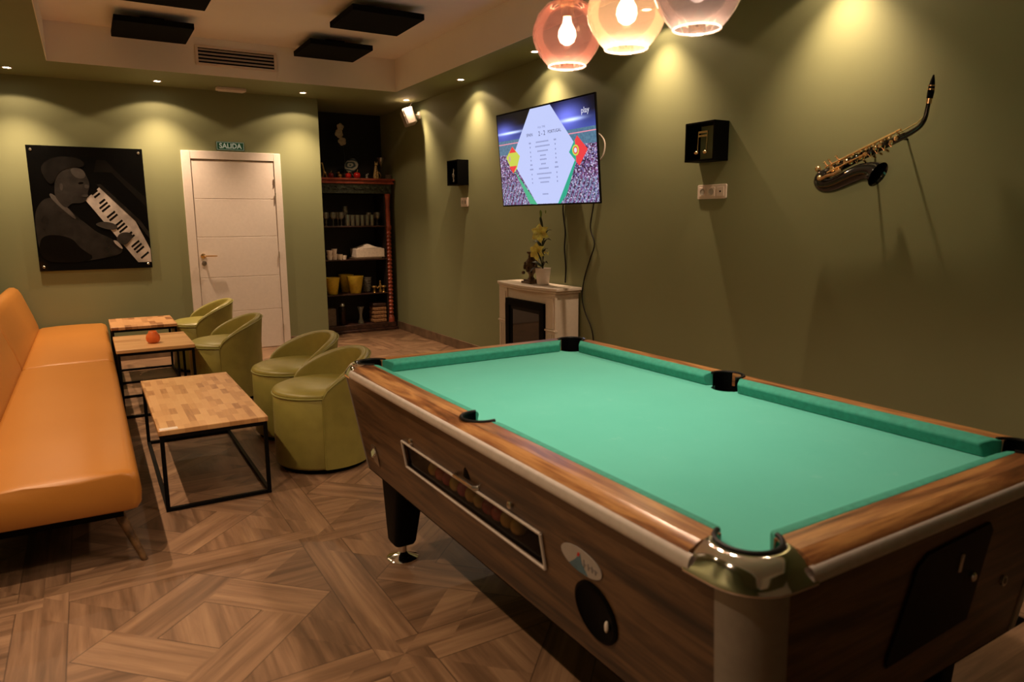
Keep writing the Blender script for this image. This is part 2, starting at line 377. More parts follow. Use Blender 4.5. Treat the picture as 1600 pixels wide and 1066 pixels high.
struct('baseboard_back', MB().box((-1.50, -.014, 0), (AL, 0, .10)).box((XL, -.014, 0), (-2.5, 0, .10)), M['skirting'], bevel=.003)
struct('baseboard_left', MB().box((XL, YF, 0), (XL+.014, 0, .10)), M['skirting'], bevel=.003)

# ---------------------------------------------------------------- door
d = bpy.data.objects.new('door_1', None); C.objects.link(d); d['kind'] = 'structure'
fr = MB(); x0, x1, y = -2.489, -1.506, -.022
fr.box((x0, y, 0), (x0+.085, 0, 2.10)); fr.box((x1-.072, y, 0), (x1, 0, 2.10)); fr.box((x0+.085, y, 2.02), (x1-.072, 0, 2.10))
fr.build('door_frame', M['door'], d, bevel=.003)
lf = MB(); zz = [.004, .428, .798, 1.223, 1.619, 2.012]
for a, b in zip(zz[:-1], zz[1:]): lf.box((x0+.09, -.012, a+.003), (x1-.077, -.001, b-.003))
lf.box((x0+.088, -.008, .003), (x1-.075, 0, 2.015))
leaf = lf.build('door_leaf', M['door'], d, bevel=.0015)
hd = MB(); hx = -2.352
hd.lathe([(.026, 0), (.026, .008), (.012, .012)], (hx, -.012, 1.03), 20, (0, -1, 0))
hd.tube([(hx, -.018, 1.03), (hx, -.05, 1.03), (hx+.015, -.06, 1.03), (hx+.13, -.06, 1.028)], [.009, .009, .009, .007], 10)
hd.build('door_handle', M['brass'], leaf)
MB().lathe([(.025, 0), (.025, .007), (.010, .008), (.010, .011)], (hx+.004, -.012, .953), 20, (0, -1, 0)).build('lock_plate', M['steel'], leaf)
for z in (1.82, 1.65, 1.02, .22): MB().tube([(x1-.075, -.026, z-.035), (x1-.075, -.026, z+.035)], .006, 8).build('hinge', M['steel'], leaf)

# exit sign and emergency light
M['exitgreen'] = plain('exit_green', (.012, .10, .055), .5); M['exittext'] = emis('photoluminescent_cream', (.75, .70, .45), .35)
sg = thing('exit_sign', 'small green exit sign reading SALIDA on the wall above the white door', 'sign', (-2.005, -.001, 2.118))
MB().prism(rrect(-.138, 0, .138, .086, .004), .004, (0, 0, 0), (1,0,0), (0,0,1), (0,-1,0)).build('panel', M['exitgreen'], sg)
b = MB()
for q in ((-.133, .004, .133, .007), (-.133, .079, .133, .082), (-.133, .004, -.130, .082), (.130, .004, .133, .082)): b.box((q[0], -.0048, q[1]), (q[2], -.004, q[3]))
b.build('border', M['exittext'], sg)
text('lettering', 'SALIDA', .072, M['exittext'], sg, frame_mtx((0, -.0048, .042), (1,0,0), (0,0,1), (0,-1,0)), bold=.0016, sx=.93)
el = thing('emergency_light', 'slim white emergency light box on the green ceiling edge above the door', 'lamp', (-2.0, -.23, SOFFIT))
MB().prism(rrect(-.14, -.05, .14, .05, .01), .03, (0, 0, 0), (1,0,0), (0,-1,0), (0,0,-1)).build('housing', M['plastic'], el, bevel=.006)
MB().prism(rrect(-.12, -.035, .12, .035, .01), .006, (0, 0, -.03), (1,0,0), (0,-1,0), (0,0,-1)).build('diffuser', M['potwhite'], el, bevel=.002)

# ---------------------------------------------------------------- recessed downlights
names = []
for i, (x, y) in enumerate(SPOTS):
    where = ['nearest the corner speaker', 'between the corner speaker light and the television', 'right above the television beside the rose globe',
             'behind the glass pendants, above the box with gold notes', 'above the saxophone', 'beside the alcove opening', 'between the wall print and the exit sign', 'at the far left above the wall print'] + \
            ['over the left wall, %s from the back wall' % q for q in ('second', 'third', 'fourth', 'fifth', 'sixth')]
    lab = 'round recessed ceiling downlight ' + where[i]
    t = thing('downlight', lab, 'lamp', (x, y, SOFFIT), group='recessed downlights in the green ceiling edge')
    MB().shell([(.043, -.001), (.043, -.005), (.031, -.006), (.029, .0)], (0,0,0), 24).build('trim_ring', M['plastic'], t)
    MB().lathe([(.029, -.0015), (.0001, -.0018)], (0,0,0), 20).build('lens', M['led'], t)
    for nm, ang, pw, bl in (('wide_beam', 134, SPOT_WIDE, .14), ('core_beam', 98, SPOT_CORE, 1.0)):
        ld = bpy.data.lights.new(nm, 'SPOT'); ld.energy = pw*(.84 if x > -.3 else (1.32 if y > -.4 else 1.05)); ld.color = WARM; ld.spot_size = math.radians(ang); ld.spot_blend = bl; ld.shadow_soft_size = .022
        lo_ = bpy.data.objects.new(nm, ld); C.objects.link(lo_); lo_.parent = t; lo_.location = (0, 0, -.012)

# ---------------------------------------------------------------- ceiling panels, grille
for x, y, lab in ((-3.052, -1.51, 'just left of the air grille'), (-1.535, -1.51, 'just right of the air grille'), (-3.052, -2.68, 'cut by the top of the picture'), (-1.535, -2.68, 'largest and nearest the glass pendants')):
    solo('acoustic_panel', MB().box((x, y, 2.93), (x+.577, y+.58, 2.975)).box((x+.2, y+.2, 2.975), (x+.38, y+.38, CZ)), M['foam'], 'square black acoustic panel under the white ceiling, '+lab, 'acoustic panel', 'black acoustic ceiling panels', bevel=.003)
vt = thing('air_grille', 'wide slatted air grille in the white recess face above the back wall', 'air vent', (-2.03, CY1-e, 2.79))
f = MB()
W2, Hv = .36, .175
f.box((-W2, -.012, 0), (W2, 0, .022)); f.box((-W2, -.012, Hv-.022), (W2, 0, Hv)); f.box((-W2, -.012, .022), (-W2+.025, 0, Hv-.022)); f.box((W2-.025, -.012, .022), (W2, 0, Hv-.022))
f.build('frame', M['plastic'], vt, bevel=.003)
MB().box((-W2+.02, -.003, .02), (W2-.02, -.001, Hv-.02)).build('backing', M['black'], vt)
for k in range(4):
    z = .045+k*.031
    MB().hexa([(-W2+.025, -.010, z-.009), (W2-.025, -.010, z-.009), (W2-.025, -.004, z+.004), (-W2+.025, -.004, z+.004), (-W2+.025, -.011, z-.006), (W2-.025, -.011, z-.006), (W2-.025, -.005, z+.008), (-W2+.025, -.005, z+.008)]).build('slat', M['grille'], vt)

# ---------------------------------------------------------------- pool table
TR = thing('pool_table', 'large coin-operated pool table with green cloth, walnut rails and chrome corners', 'pool table', (-2.505, -7.37, 0), .0093)
W, L = 1.222, 2.151; ZB, ZR, ZO = .765, .815, .797
PR = .056                              # pocket radius
cor = [(.108, .108), (W-.108, .108), (W-.108, L-.108), (.108, L-.108)]
mid = [(.088, 1.085), (W-.088, 1.085)]
def tb(name, mb, mat, **kw): return mb.build(name, mat, TR, **kw)
# bed with pocket notches
q = .075
pts = []
def notch(cx, cy, a0, a1, r=PR): pts.extend(arc(cx, cy, r, a0, a1, 14))
bed = [(q+.09, q)] + [(W-q-.09, q)]
bed += arc(cor[1][0], cor[1][1], PR, 215, 55, 14)[0:]
bed += arc(mid[1][0], mid[1][1], PR, 270, 90, 14) + arc(cor[2][0], cor[2][1], PR, 305, 145, 14)
bed += arc(cor[3][0], cor[3][1], PR, 35, -125, 14) + arc(mid[0][0], mid[0][1], PR, 90, -90, 14) + arc(cor[0][0], cor[0][1], PR, 125, -35, 14)
tb('bed_cloth', MB().prism(bed, .03, (0, 0, ZB-.03)), M['felt'], angle=30)
# pocket liners and rims
def pocket(c, a_out, span=200):
    l = MB(); l.shell([(PR-.001, -.20), (PR-.001, ZR-ZB-.004)], (c[0], c[1], ZB), 28)
    l.lathe([(PR, 0), (.0001, 0)], (c[0], c[1], ZB-.13), 20)
    # keep only the outer wall above the bed
    lo_ = MB()
    lo_.shell([(PR, -.13), (PR, -.004)], (c[0], c[1], ZB), 28); lo_.lathe([(PR, 0), (.0001, 0)], (c[0], c[1], ZB-.13), 20)
    a0 = math.radians(a_out-span/2); a1 = math.radians(a_out+span/2)
    lo_.lathe([(PR, -.01), (PR, ZR-ZB-.002), (PR+.004, ZR-ZB)], (c[0], c[1], ZB), 24, a0=a0, a1=a1)
    p = lo_.build('pocket', M['black'], TR)
    MB().tube([(c[0]+(PR+.004)*math.cos(a0+(a1-a0)*i/24), c[1]+(PR+.004)*math.sin(a0+(a1-a0)*i/24), ZR+.001) for i in range(25)], .0055, 8).build('pocket_rim', M['rubber'], p)
    sl = MB(); sl.lathe([(PR-.002, -.075), (PR-.002, 0.001)], (c[0], c[1], ZB), 16, a0=a1+.1, a1=a0+2*PI-.1)
    sl.build('cloth_lip', M['felt'], p)
for c, a in zip(cor, (225, 315, 45, 135)): pocket(c, a, 236)
pocket(mid[0], 180, 205); pocket(mid[1], 0, 215)
# rails: wood top with raised ridge, split at the side pockets
WI = .086; CE = .152
def rail(segs, axis, flip, name, mat):
    for (s0, s1, notches) in segs:
        mb = MB()
        def pt(a, b, z):                # a: across from outer edge, b: along
            if axis == 'v': return ((W-a) if flip else a, b, z)
            return (b, (L-a) if flip else a, z)
        prof = [(.0, ZB), (.0, ZO), (.006, ZO+.006), (.030, ZR-.001), (.036, ZR), (.036, ZB)]
        n = len(prof); vs = [pt(a, s0, z) for a, z in prof]+[pt(a, s1, z) for a, z in prof]
        mb.add(vs, [tuple(range(n)), tuple(range(n, 2*n))[::-1]]+[(i, i+n, (i+1) % n+n, (i+1) % n) for i in range(n)])
        poly = [(.036, s0), (.036, s1)]

        cc = 1.085; rr = PR+.006
        def chord(): return math.sqrt(max(0, rr**2-(WI-.088)**2))
        if notches == 'hi':      # side pocket at the s1 end
            a_lo = 270; poly += []
            arcp = arc(.088, cc, rr, 180, 268, 10)        # across, along
            poly = [(.036, s0), (.036, s1-.0)] + [(x_, y_) for x_, y_ in arcp if True] + [(WI, s0)]
            poly = [(.036, s0), (.036, cc), ] + [(x_, y_) for x_, y_ in arcp][1:] + [(WI, s0)]
            poly[1] = (.030, cc)
            poly = [(.034, s0), (.034, cc)] + arcp[2:] + [(WI, s0)]
            poly = [(.034, s0), (.034, cc-.012)] + [p_ for p_ in arcp if p_[0] > .034] + [(WI, s0)]
        if notches == 'lo':
            arcp = arc(.088, cc, rr, 92, 180, 10)
            poly = [(.034, s1), (WI, s1)] + [p_ for p_ in arcp if p_[0] > .034] + [(.034, cc+.012)]
        if notches is None: poly = [(.034, s0), (.034, s1), (WI, s1), (WI, s0)]
        k = len(mb.v)
        pp = [pt(a, b_, 0) for a, b_ in poly]
        mb.prism([(p_[0], p_[1]) for p_ in pp], ZR-ZB, (0, 0, ZB))
        tb(name, mb, mat, angle=28)
for flip in (False, True):
    rail([(CE, 1.085, 'hi'), (1.085, L-CE, 'lo')], 'v', flip, 'rail', M['rail_v'])
    rail([(CE, W-CE, None)], 'u', flip, 'rail', M['rail_u'])
# cushions
def cushion(p0, p1, inward, e0=.0, e1=.0):
    """p0,p1 on the wood line; e0,e1 = how far the nose is cut back at each end"""
    p0, p1, inn = Vector(p0), Vector(p1), Vector(inward); dr = (p1-p0).normalized()
    prof = [(0, ZR+.001), (.018, ZR), (.036, ZR-.009), (.040, ZR-.016), (.030, ZB+.001), (0, ZB+.001)]
    mb = MB(); vs = []
    ss = [0, .012, .5, 1]
    for k in range(2):
        for a, z in prof:
            p = (p0 if k == 0 else p1)+inn*a+dr*((e0 if k == 0 else -e1)*(a/.040)); vs.append((p.x, p.y, z))
    n = len(prof); mb.add(vs, [tuple(range(n)), tuple(range(n, 2*n))[::-1]]+[(i, i+n, (i+1) % n+n, (i+1) % n) for i in range(n)])
    tb('cushion', mb, M['cushion'], bevel=.003)
cg = .153; mg = .062
cushion((WI, cg, 0), (WI, 1.085-mg, 0), (1, 0, 0), .038, .02); cushion((WI, 1.085+mg, 0), (WI, L-cg, 0), (1, 0, 0), .02, .038)
cushion((W-WI, cg, 0), (W-WI, 1.085-mg, 0), (-1, 0, 0), .038, .02); cushion((W-WI, 1.085+mg, 0), (W-WI, L-cg, 0), (-1, 0, 0), .02, .038)
cushion((cg, WI, 0), (W-cg, WI, 0), (0, 1, 0), .038, .038); cushion((cg, L-WI, 0), (W-cg, L-WI, 0), (0, -1, 0), .038, .038)
# grey edge moulding around the table, rounded corners
R0 = .098
def edge_loop(off):
    a = arc(R0, R0, R0+off, 180, 270, 8)+arc(W-R0, R0, R0+off, 270, 360, 8)+arc(W-R0, L-R0, R0+off, 0, 90, 8)+arc(R0, L-R0, R0+off, 90, 180, 8); return a
def band(prof, mat, name, **kw):
    mb = MB(); loops = [edge_loop(o) for o, z in prof]; n = len(loops[0]); vs = [(x_, y_, z) for lp, (o, z) in zip(loops, prof) for x_, y_ in lp]
    mb.add(vs, [(j*n+i, j*n+(i+1) % n, (j+1)*n+(i+1) % n, (j+1)*n+i) for j in range(len(prof)-1) for i in range(n)]); tb(name, mb, mat, **kw)
def moulding(axis, flip):
    prof = [(-.012, .764), (.003, .765), (.009, .770), (.010, .780), (.008, .790), (.003, .797), (-.003, .799)]
    a0, a1 = CE-.012, (L if axis == 'v' else W)-CE+.012; vs = []
    for b_ in (a0, a1):
        for o, z in prof:
            if axis == 'v': vs.append(((W+o) if flip else -o, b_, z))
            else: vs.append((b_, (L+o) if flip else -o, z))
    n = len(prof); tb('edge_moulding', MB().add(vs, [(i, i+1, n+i+1, n+i) for i in range(n-1)]), M['trim'], angle=60)
for ax_ in 'vu':
    for fl_ in (False, True): moulding(ax_, fl_)
# chrome corner castings
def casting(i):
    mx = (lambda x_: W-x_) if i in (1, 2) else (lambda x_: x_); my = (lambda y_: L-y_) if i in (2, 3) else (lambda y_: y_)
    cx, cy = .108, .108; rr = PR+.006
    def ring(z, off, ins):
        return arc(R0, R0, R0+off, 180, 270, 12), z
    out = [(0., CE)]+arc(R0, R0, R0, 180, 270, 12)+[(CE, 0.)]
    inn = [(.062, CE)] + arc(cx, cy, rr, 140, 310, 20)[0:]+[(CE, .062)]
    # loft: outer skirt -> dome -> inner edge
    m_ = 24
    def resample(pl, m_):
        d_ = [0.]
        for a, b_ in zip(pl[:-1], pl[1:]): d_.append(d_[-1]+math.hypot(b_[0]-a[0], b_[1]-a[1]))
        r_ = []
        for k in range(m_+1):
            t_ = d_[-1]*k/m_; j = 0
            while j < len(d_)-2 and d_[j+1] < t_: j += 1
            f_ = (t_-d_[j])/max(1e-9, d_[j+1]-d_[j]); r_.append((pl[j][0]+(pl[j+1][0]-pl[j][0])*f_, pl[j][1]+(pl[j+1][1]-pl[j][1])*f_))
        return r_
    A = resample(out, m_); B_ = resample([(WI, CE)]+arc(cx, cy, rr, 140, 310, 20)+[(CE, WI)], m_)
    lay = [(-.02, .764), (-.14, .765), (-.155, .769), (-.13, .776), (0., .789), (.15, .801), (.32, .810), (.50, ZR+.001), (.75, ZR+.004), (1., ZR+.002), (1., ZB)]
    vs = []
    for f_, z in lay:
        for a, b_ in zip(A, B_):
            ff = f_ if f_ >= 0 else f_
            if ff < 0:
                dx, dy = a[0]-b_[0], a[1]-b_[1]; l_ = math.hypot(dx, dy); ex_, ey_ = a[0]+dx/l_*(-ff)*.075, a[1]+dy/l_*(-ff)*.075
            else: ex_, ey_ = a[0]+(b_[0]-a[0])*ff, a[1]+(b_[1]-a[1])*ff
            vs.append((mx(ex_), my(ey_), z))
    w_ = m_+1
    mb = MB().add(vs, [(j*w_+k, j*w_+k+1, (j+1)*w_+k+1, (j+1)*w_+k) for j in range(len(lay)-1) for k in range(m_)])
    tb('corner_casting', mb, M['chrome'], sub=1, angle=80)
for i in range(4): casting(i)
# cabinet: sloped sides
TI, BI, BE, ZT_, ZC = .016, .085, .055, .765, .352
def LF(v, z, off=0.):                  # point on the sloped left face
    f_ = (ZT_-z)/(ZT_-ZC); return Vector((TI+(BI-TI)*f_-off, v, z))
def NF(u, z, off=0.):                  # point on the near face
    f_ = (ZT_-z)/(ZT_-ZC); return Vector((u, .012+(BE-.012)*f_-off, z))
wv0, wv1, wz0, wz1 = .690, 1.590, .512, .612
mb = MB()
def vEnd(z, far): f_ = (ZT_-z)/(ZT_-ZC); e_ = .012+(BE-.012)*f_; return L-e_ if far else e_
zs = [ZT_, wz1, wz0, ZC]; rows = []
PWN, PWF = .088, .016
for z in zs: rows.append([LF(vEnd(z, 0)+PWN, z), LF(wv0, z), LF(wv1, z), LF(vEnd(z, 1)-PWF, z)])
vs = [p for r in rows for p in r]
fs = [(j*4+i, j*4+i+1, (j+1)*4+i+1, (j+1)*4+i) for j in range(3) for i in range(3) if not (j == 1 and i == 1)]
k = len(vs)
vs += [p+Vector((.018, 0, 0)) for p in (LF(wv0, wz1), LF(wv1, wz1), LF(wv1, wz0), LF(wv0, wz0))]
fs += [(5, 6, k+1, k), (6, 10, k+2, k+1), (10, 9, k+3, k+2), (9, 5, k, k+3)]
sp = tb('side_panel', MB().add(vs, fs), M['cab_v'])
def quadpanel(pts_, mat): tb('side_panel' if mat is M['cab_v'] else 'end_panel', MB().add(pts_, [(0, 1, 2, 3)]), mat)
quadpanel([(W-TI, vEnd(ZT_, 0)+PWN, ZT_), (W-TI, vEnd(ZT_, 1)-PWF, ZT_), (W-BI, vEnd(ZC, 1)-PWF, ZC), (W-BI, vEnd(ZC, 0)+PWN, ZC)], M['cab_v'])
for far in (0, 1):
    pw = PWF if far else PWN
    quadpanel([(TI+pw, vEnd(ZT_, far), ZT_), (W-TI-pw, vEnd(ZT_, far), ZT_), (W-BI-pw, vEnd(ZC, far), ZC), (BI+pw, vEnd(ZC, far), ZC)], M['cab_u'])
tb('underside', MB().box((BI, BE, ZC-.004), (W-BI, L-BE, ZC+.004)), M['black'])
# corner posts
for i in range(4):
    mx = (lambda x_: W-x_) if i in (1, 2) else (lambda x_: x_); my = (lambda y_: L-y_) if i in (2, 3) else (lambda y_: y_)
    mb = MB(); vs = []; n = 10; wd = PWN if i < 2 else PWF
    for z in (.768, ZC):
        f_ = (ZT_-z)/(ZT_-ZC); u0 = TI+(BI-TI)*f_; v0 = .012+(BE-.012)*f_; rr = wd*.85
        pl = [(u0+.004, v0+wd), (u0-.003, v0+wd-.002)]+arc(u0-.003+rr, v0-.003+rr, rr, 180, 270, n)+[(u0+wd-.002, v0-.003), (u0+wd, v0+.004)]
        vs += [(mx(a), my(b_), z) for a, b_ in pl]
    w_ = len(vs)//2; mb.add(vs, [(k, k+1, w_+k+1, w_+k) for k in range(w_-1)]); tb('corner_post', mb, M['post'], angle=50)
# ball-return window
cv = MB()
vs = [LF(wv0, wz1, .004), LF(wv1, wz1, .004), LF(wv1, wz0, .004), LF(wv0, wz0, .004)]
t_ = .010
def framebar(a, b_, mb, r=.0045): mb.tube([a, b_], r, 6)
for a, b_ in ((0, 1), (1, 2), (2, 3), (3, 0)): framebar(vs[a], vs[b_], cv)
wf = tb('window_frame', cv, M['trim'])
bx = MB(); X_ = .20
bx.add([(X_, wv0, wz1), (X_, wv1, wz1), (X_, wv1, wz0), (X_, wv0, wz0), LF(wv0, wz1, -.018), LF(wv1, wz1, -.018), LF(wv1, wz0, -.018), LF(wv0, wz0, -.018)],
       [(0, 1, 2, 3), (0, 4, 5, 1), (1, 5, 6, 2), (2, 6, 7, 3), (3, 7, 4, 0)])
tb('ball_tray', bx, M['black'])
tb('ball_shelf', MB().box((.064, wv0+.002, wz0), (.14, wv1-.002, wz0+.012)), M['rubber'])
pn = [LF(wv0+.004, wz1-.004, -.006), LF(wv1-.004, wz1-.004, -.006), LF(wv1-.004, wz0+.004, -.006), LF(wv0+.004, wz0+.004, -.006)]
MB().add(pn, [(0, 1, 2, 3)]).build('pane', M['window_glass'], wf)
hdl = MB(); c0 = LF(1.08, wz1+.012, .002)
hdl.tube([LF(1.02, wz1+.010, -.002), LF(1.03, wz1+.012, .012), LF(1.15, wz1+.012, .012), LF(1.16, wz1+.010, -.002)], .006, 8)
tb('window_handle', hdl, M['steel'])
for v, z in ((1.50, wz1+.022), (.83, wz1+.028)): tb('lock', MB().lathe([(.010, 0), (.010, .010), (.007, .012)], LF(v, z, -.002), 16, (-1, 0, .1)), M['steel'])
# ball outlet cup, oval badge, coin lock
oc = LF(.49, .492, -.001); nrm = (LF(0, .5, 1)-LF(0, .5, 0)).normalized(); tz = (LF(0, .6)-LF(0, .4)).normalized()
nx = Vector((-1, 0, 0)); nrm = Vector((-tz.z, 0, tz.x)).normalized()
cup = tb('ball_outlet', MB().lathe([(.078, -.001), (.078, .005), (.070, .008), (.062, .003), (.0001, .002)], oc, 32, nrm), M['black'])
MB().ball(oc+Vector((-.004, -.042, -.015)), .010, 12, (.5, .6, 1.5)).build('chrome_button', M['potwhite'], cup)
bd = [(.078*math.cos(a)*(1+.0*math.sin(a)), .034*math.sin(a)) for a in [2*PI*k/32 for k in range(32)]]
eyv = Vector((0, -1, 0))
M['badgewhite'] = plain('badge_white', (.42, .38, .36), .4, var=.02); M['badgeblue'] = plain('badge_blue', (.07, .17, .24), .4); M['badgegrey'] = plain('badge_grey', (.20, .19, .20), .4)
bc = LF(.522, .612, .001); rotm = math.radians(-4)
ex_ = eyv; ey_ = tz
bg = tb('badge', MB().prism(bd, .002, bc, ex_, ey_, nrm), M['badgewhite'])
MB().prism([(-.050, -.025), (-.022, -.004), (.002, .020), (.004, -.006), (.022, -.0305), (-.01, -.033), (-.035, -.030)], .0012, bc+nrm*.0018, ex_, ey_, nrm).build('badge_swoosh', M['badgeblue'], bg)
MB().prism([(-.012, .010), (-.002, .010), (.002, .021), (-.006, .021)], .0012, bc+nrm*.0018, ex_, ey_, nrm).build('badge_dot', M['redglaze'], bg)
ls = MB()
for k, (a, b_) in enumerate(((.010, .022), (.026, .018), (.040, .018), (.052, .014))): ls.prism([(a, -.012), (a+.004, -.012), (a+.006, -.012+b_), (a+.002, -.012+b_)], .001, bc+nrm*.0018, ex_, ey_, nrm); ls.prism([(a+.004, -.003), (a+.011, -.003), (a+.011, 0), (a+.004, 0)], .001, bc+nrm*.0018, ex_, ey_, nrm)
ls.build('badge_lettering', M['badgegrey'], bg)
lk = LF(1.955, .455, .001)
lkp = tb('lock_escutcheon', MB().prism([(-.018, -.040), (.034, -.052), (.034, .006), (.020, .036), (-.022, .034), (-.030, 0)], .003, lk, (0, -1, 0), tz, nrm), M['steel'])
kn = MB()
for a in (-.9, .0, .9): kn.tube([lk+nrm*.004+Vector((0, .010-.012*a, .010*a+.012)), lk+nrm*.012+Vector((0, -.018-.012*a, -.014+.010*a+.012))], .005, 6)
kn.build('lock_knob', M['chrome'], lkp)
# coin mechanism on the near end
def nfpoly(pl, h=.006):
    tzn = (NF(0, .6)-NF(0, .4)).normalized(); nn = Vector((0, -tzn.z, tzn.y)); mb = MB()
    b_ = [NF(u, z) for u, z in pl]; n = len(b_); t2 = [p+nn*h for p in b_]
    return mb.add(b_+t2, [tuple(range(n)), tuple(range(n, 2*n))]+[(i, (i+1) % n, n+(i+1) % n, n+i) for i in range(n)])
cm = tb('coin_mechanism', nfpoly([(.475, .46), (.79, .475), (.815, .70), (.795, .722), (.545, .712), (.515, .69), (.47, .48)]), M['blackmetal'], bevel=.003)
nfpoly([(.688, .628), (.698, .628), (.698, .672), (.688, .672)], .010).build('coin_slot', M['steel'], cm, bevel=.002)
MB().lathe([(.011, 0), (.011, .010), (.008, .013)], NF(.752, .60, .004), 16, (0, -1, 0)).build('coin_lock', M['chrome'], cm)
tb('lock', MB().lathe([(.013, 0), (.013, .006), (.008, .007), (.008, .002), (.0001, .002)], NF(.94, .53, 0), 16, (0, -1, 0)), M['steel'])
# legs
for ux in (.150, W-.150):
    for vy in (.25, L-.25):
        lg = MB(); sgn = 1 if ux < .6 else -1; sv = -1 if vy > 1 else 1
        def sec(z, hw, hl, du, dv): return [(ux+du+a, vy+dv+b_, z) for a, b_ in rrect(-hw, -hl, hw, hl, min(hw, hl)*.45, 4)]
        secs = [sec(.072, .042, .046, 0, 0), sec(.085, .048, .052, 0, 0), sec(.36, .062, .100, 0, sv*.035)]
        n = len(secs[0]); vs = [p for s_ in secs for p in s_]
        lg.add(vs, [tuple(range(n))[::-1], tuple(range(2*n, 3*n))]+[(j*n+i, j*n+(i+1) % n, (j+1)*n+(i+1) % n, (j+1)*n+i) for j in range(2) for i in range(n)])
        leg = tb('leg', lg, M['black'])
        MB().lathe([(.066, 0), (.066, .007), (.058, .013), (.026, .024), (.019, .032), (.019, .074)], (ux, vy, 0), 32).build('levelling_foot', M['chrome'], leg)
# balls in the tray: things of their own
bcol = [((.62, .40, .12), 'yellow'), ((.50, .10, .08), 'red'), ((.42, .05, .09), 'crimson'), ((.62, .44, .14), 'pale yellow'), ((.45, .07, .14), 'magenta'), ((.66, .42, .14), 'amber'), ((.55, .38, .14), 'dull yellow'), ((.38, .07, .10), 'dark pink'), ((.45, .06, .08), 'dark red'), ((.60, .38, .11), 'ochre'), ((.64, .40, .12), 'golden')]
Rz = Matrix.Rotation(.0093, 4, 'Z'); Tm = Matrix.Translation((-2.505, -7.37, 0)) @ Rz
ordn = ['farthest from the camera', 'second from the far end', 'third from the far end', 'fourth from the far end', 'just before the middle', 'in the middle of the row', 'just past the middle', 'fourth from the near end', 'third from the near end', 'second from the near end', 'nearest to the camera']
br = .0265
for k, (c, nm) in enumerate(bcol):
    p = Tm @ Vector((.090, 1.42-k*.0545, wz0+.012+br))
    mat = plain('ball_'+nm.replace(' ', '_'), c, .15, var=.02)
    solo('pool_ball', MB().ball(p, br, 20), mat, nm+' pool ball behind the table side window, '+ordn[k], 'pool ball', 'pool balls in the return window')

# ---------------------------------------------------------------- tub chairs
def make_chair(label):
    t = thing('tub_chair', label, 'chair', (0, 0, 0), 0, 'green tub chairs at the low tables')
    R = .27
    MB().lathe([(.235, 0), (.245, .004), (.245, .03)], (0,0,0), 40).build('plinth', M['black'], t)
    MB().lathe([(.245, .026), (.262, .030), (R, .045), (R, .25), (R-.001, .425), (R-.012, .438), (.0001, .438)], (0,0,0), 48).build('base', M['leather_green'], t, angle=60)
    se = MB().lathe([(R-.014, .428), (R-.002, .436), (R+.001, .446), (R-.010, .458), (R-.04, .470), (R-.10, .479), (.08, .484), (.0001, .485)], (0,0,0), 48).build('seat', M['leather_green'], t, angle=80)
    MB().tube([(math.cos(a)*(R+.001), math.sin(a)*(R+.001), .434) for a in [math.radians(108)+math.radians(144)*k/40 for k in range(41)]], .0048, 6, False).build('piping', M['piping'], se)
    A = math.radians(108)
    def top(a):                          # height of the back along the arc
        f_ = max(0., math.cos(a/A*PI/2)); return .45+.205*f_**.62
    mb = MB(); NU, NV = 40, 18
    def fn(i, j):
        a = -A+2*A*i; zt = top(a); th = .052*min(1, .25+1.2*max(0, math.cos(a/A*PI/2)))
        # cross-section: outer wall up, rounded top, inner wall down
        s_ = j*3
        if s_ < 1: r, z = R+.002, .03+(zt-.03-.02)*s_
        elif s_ < 2:
            q_ = (s_-1)*PI; r = R+.002-th/2+math.cos(q_)*th/2; z = zt-.02+math.sin(q_)*.02
        else: r, z = R+.002-th, (zt-.02)+(.45-zt+.02)*(s_-2)
        z = max(z, .03); r += .018*max(0, (z-.45)/.2) * max(0, math.cos(a/A*PI/2))
        return (math.cos(a)*r, math.sin(a)*r, z)
    mb.grid(fn, NU, NV); mb.build('backrest', M['leather_green'], t, angle=80)
    for s_ in (-1, 1):
        a = s_*A; pts_ = [(math.cos(a)*(R+.003), math.sin(a)*(R+.003), .035+.42*k/6) for k in range(7)]
        MB().tube(pts_, .0035, 6).build('side_seam', M['leather_green'], t)
    sm = [(math.cos(-A+2*A*k/40)*(R+.004+.018*max(0, (top(-A+2*A*k/40)-.45)/.2)*max(0, math.cos((-A+2*A*k/40)/A*PI/2))), math.sin(-A+2*A*k/40)*(R+.004+.018*max(0, (top(-A+2*A*k/40)-.45)/.2)*max(0, math.cos((-A+2*A*k/40)/A*PI/2))), top(-A+2*A*k/40)-.018) for k in range(41)]
    MB().tube(sm, .0035, 6).build('rim_piping', M['piping'], t)
    return t
ch = make_chair('olive green tub chair nearest the camera, touching the pool table corner')
ch.location = (-2.30, -4.08, 0); ch.rotation_euler = (0, 0, math.radians(4))
dup(ch, (-2.28, -3.40, 0), math.radians(8), 'olive green tub chair just behind the frontmost one, beside the long low table')
dup(ch, (-2.512, -2.13, 0), math.radians(0), 'darker lit green tub chair beside the table with the orange candle')
dup(ch, (-2.515, -.82, 0), math.radians(0), 'green tub chair farthest back, in front of the white door')

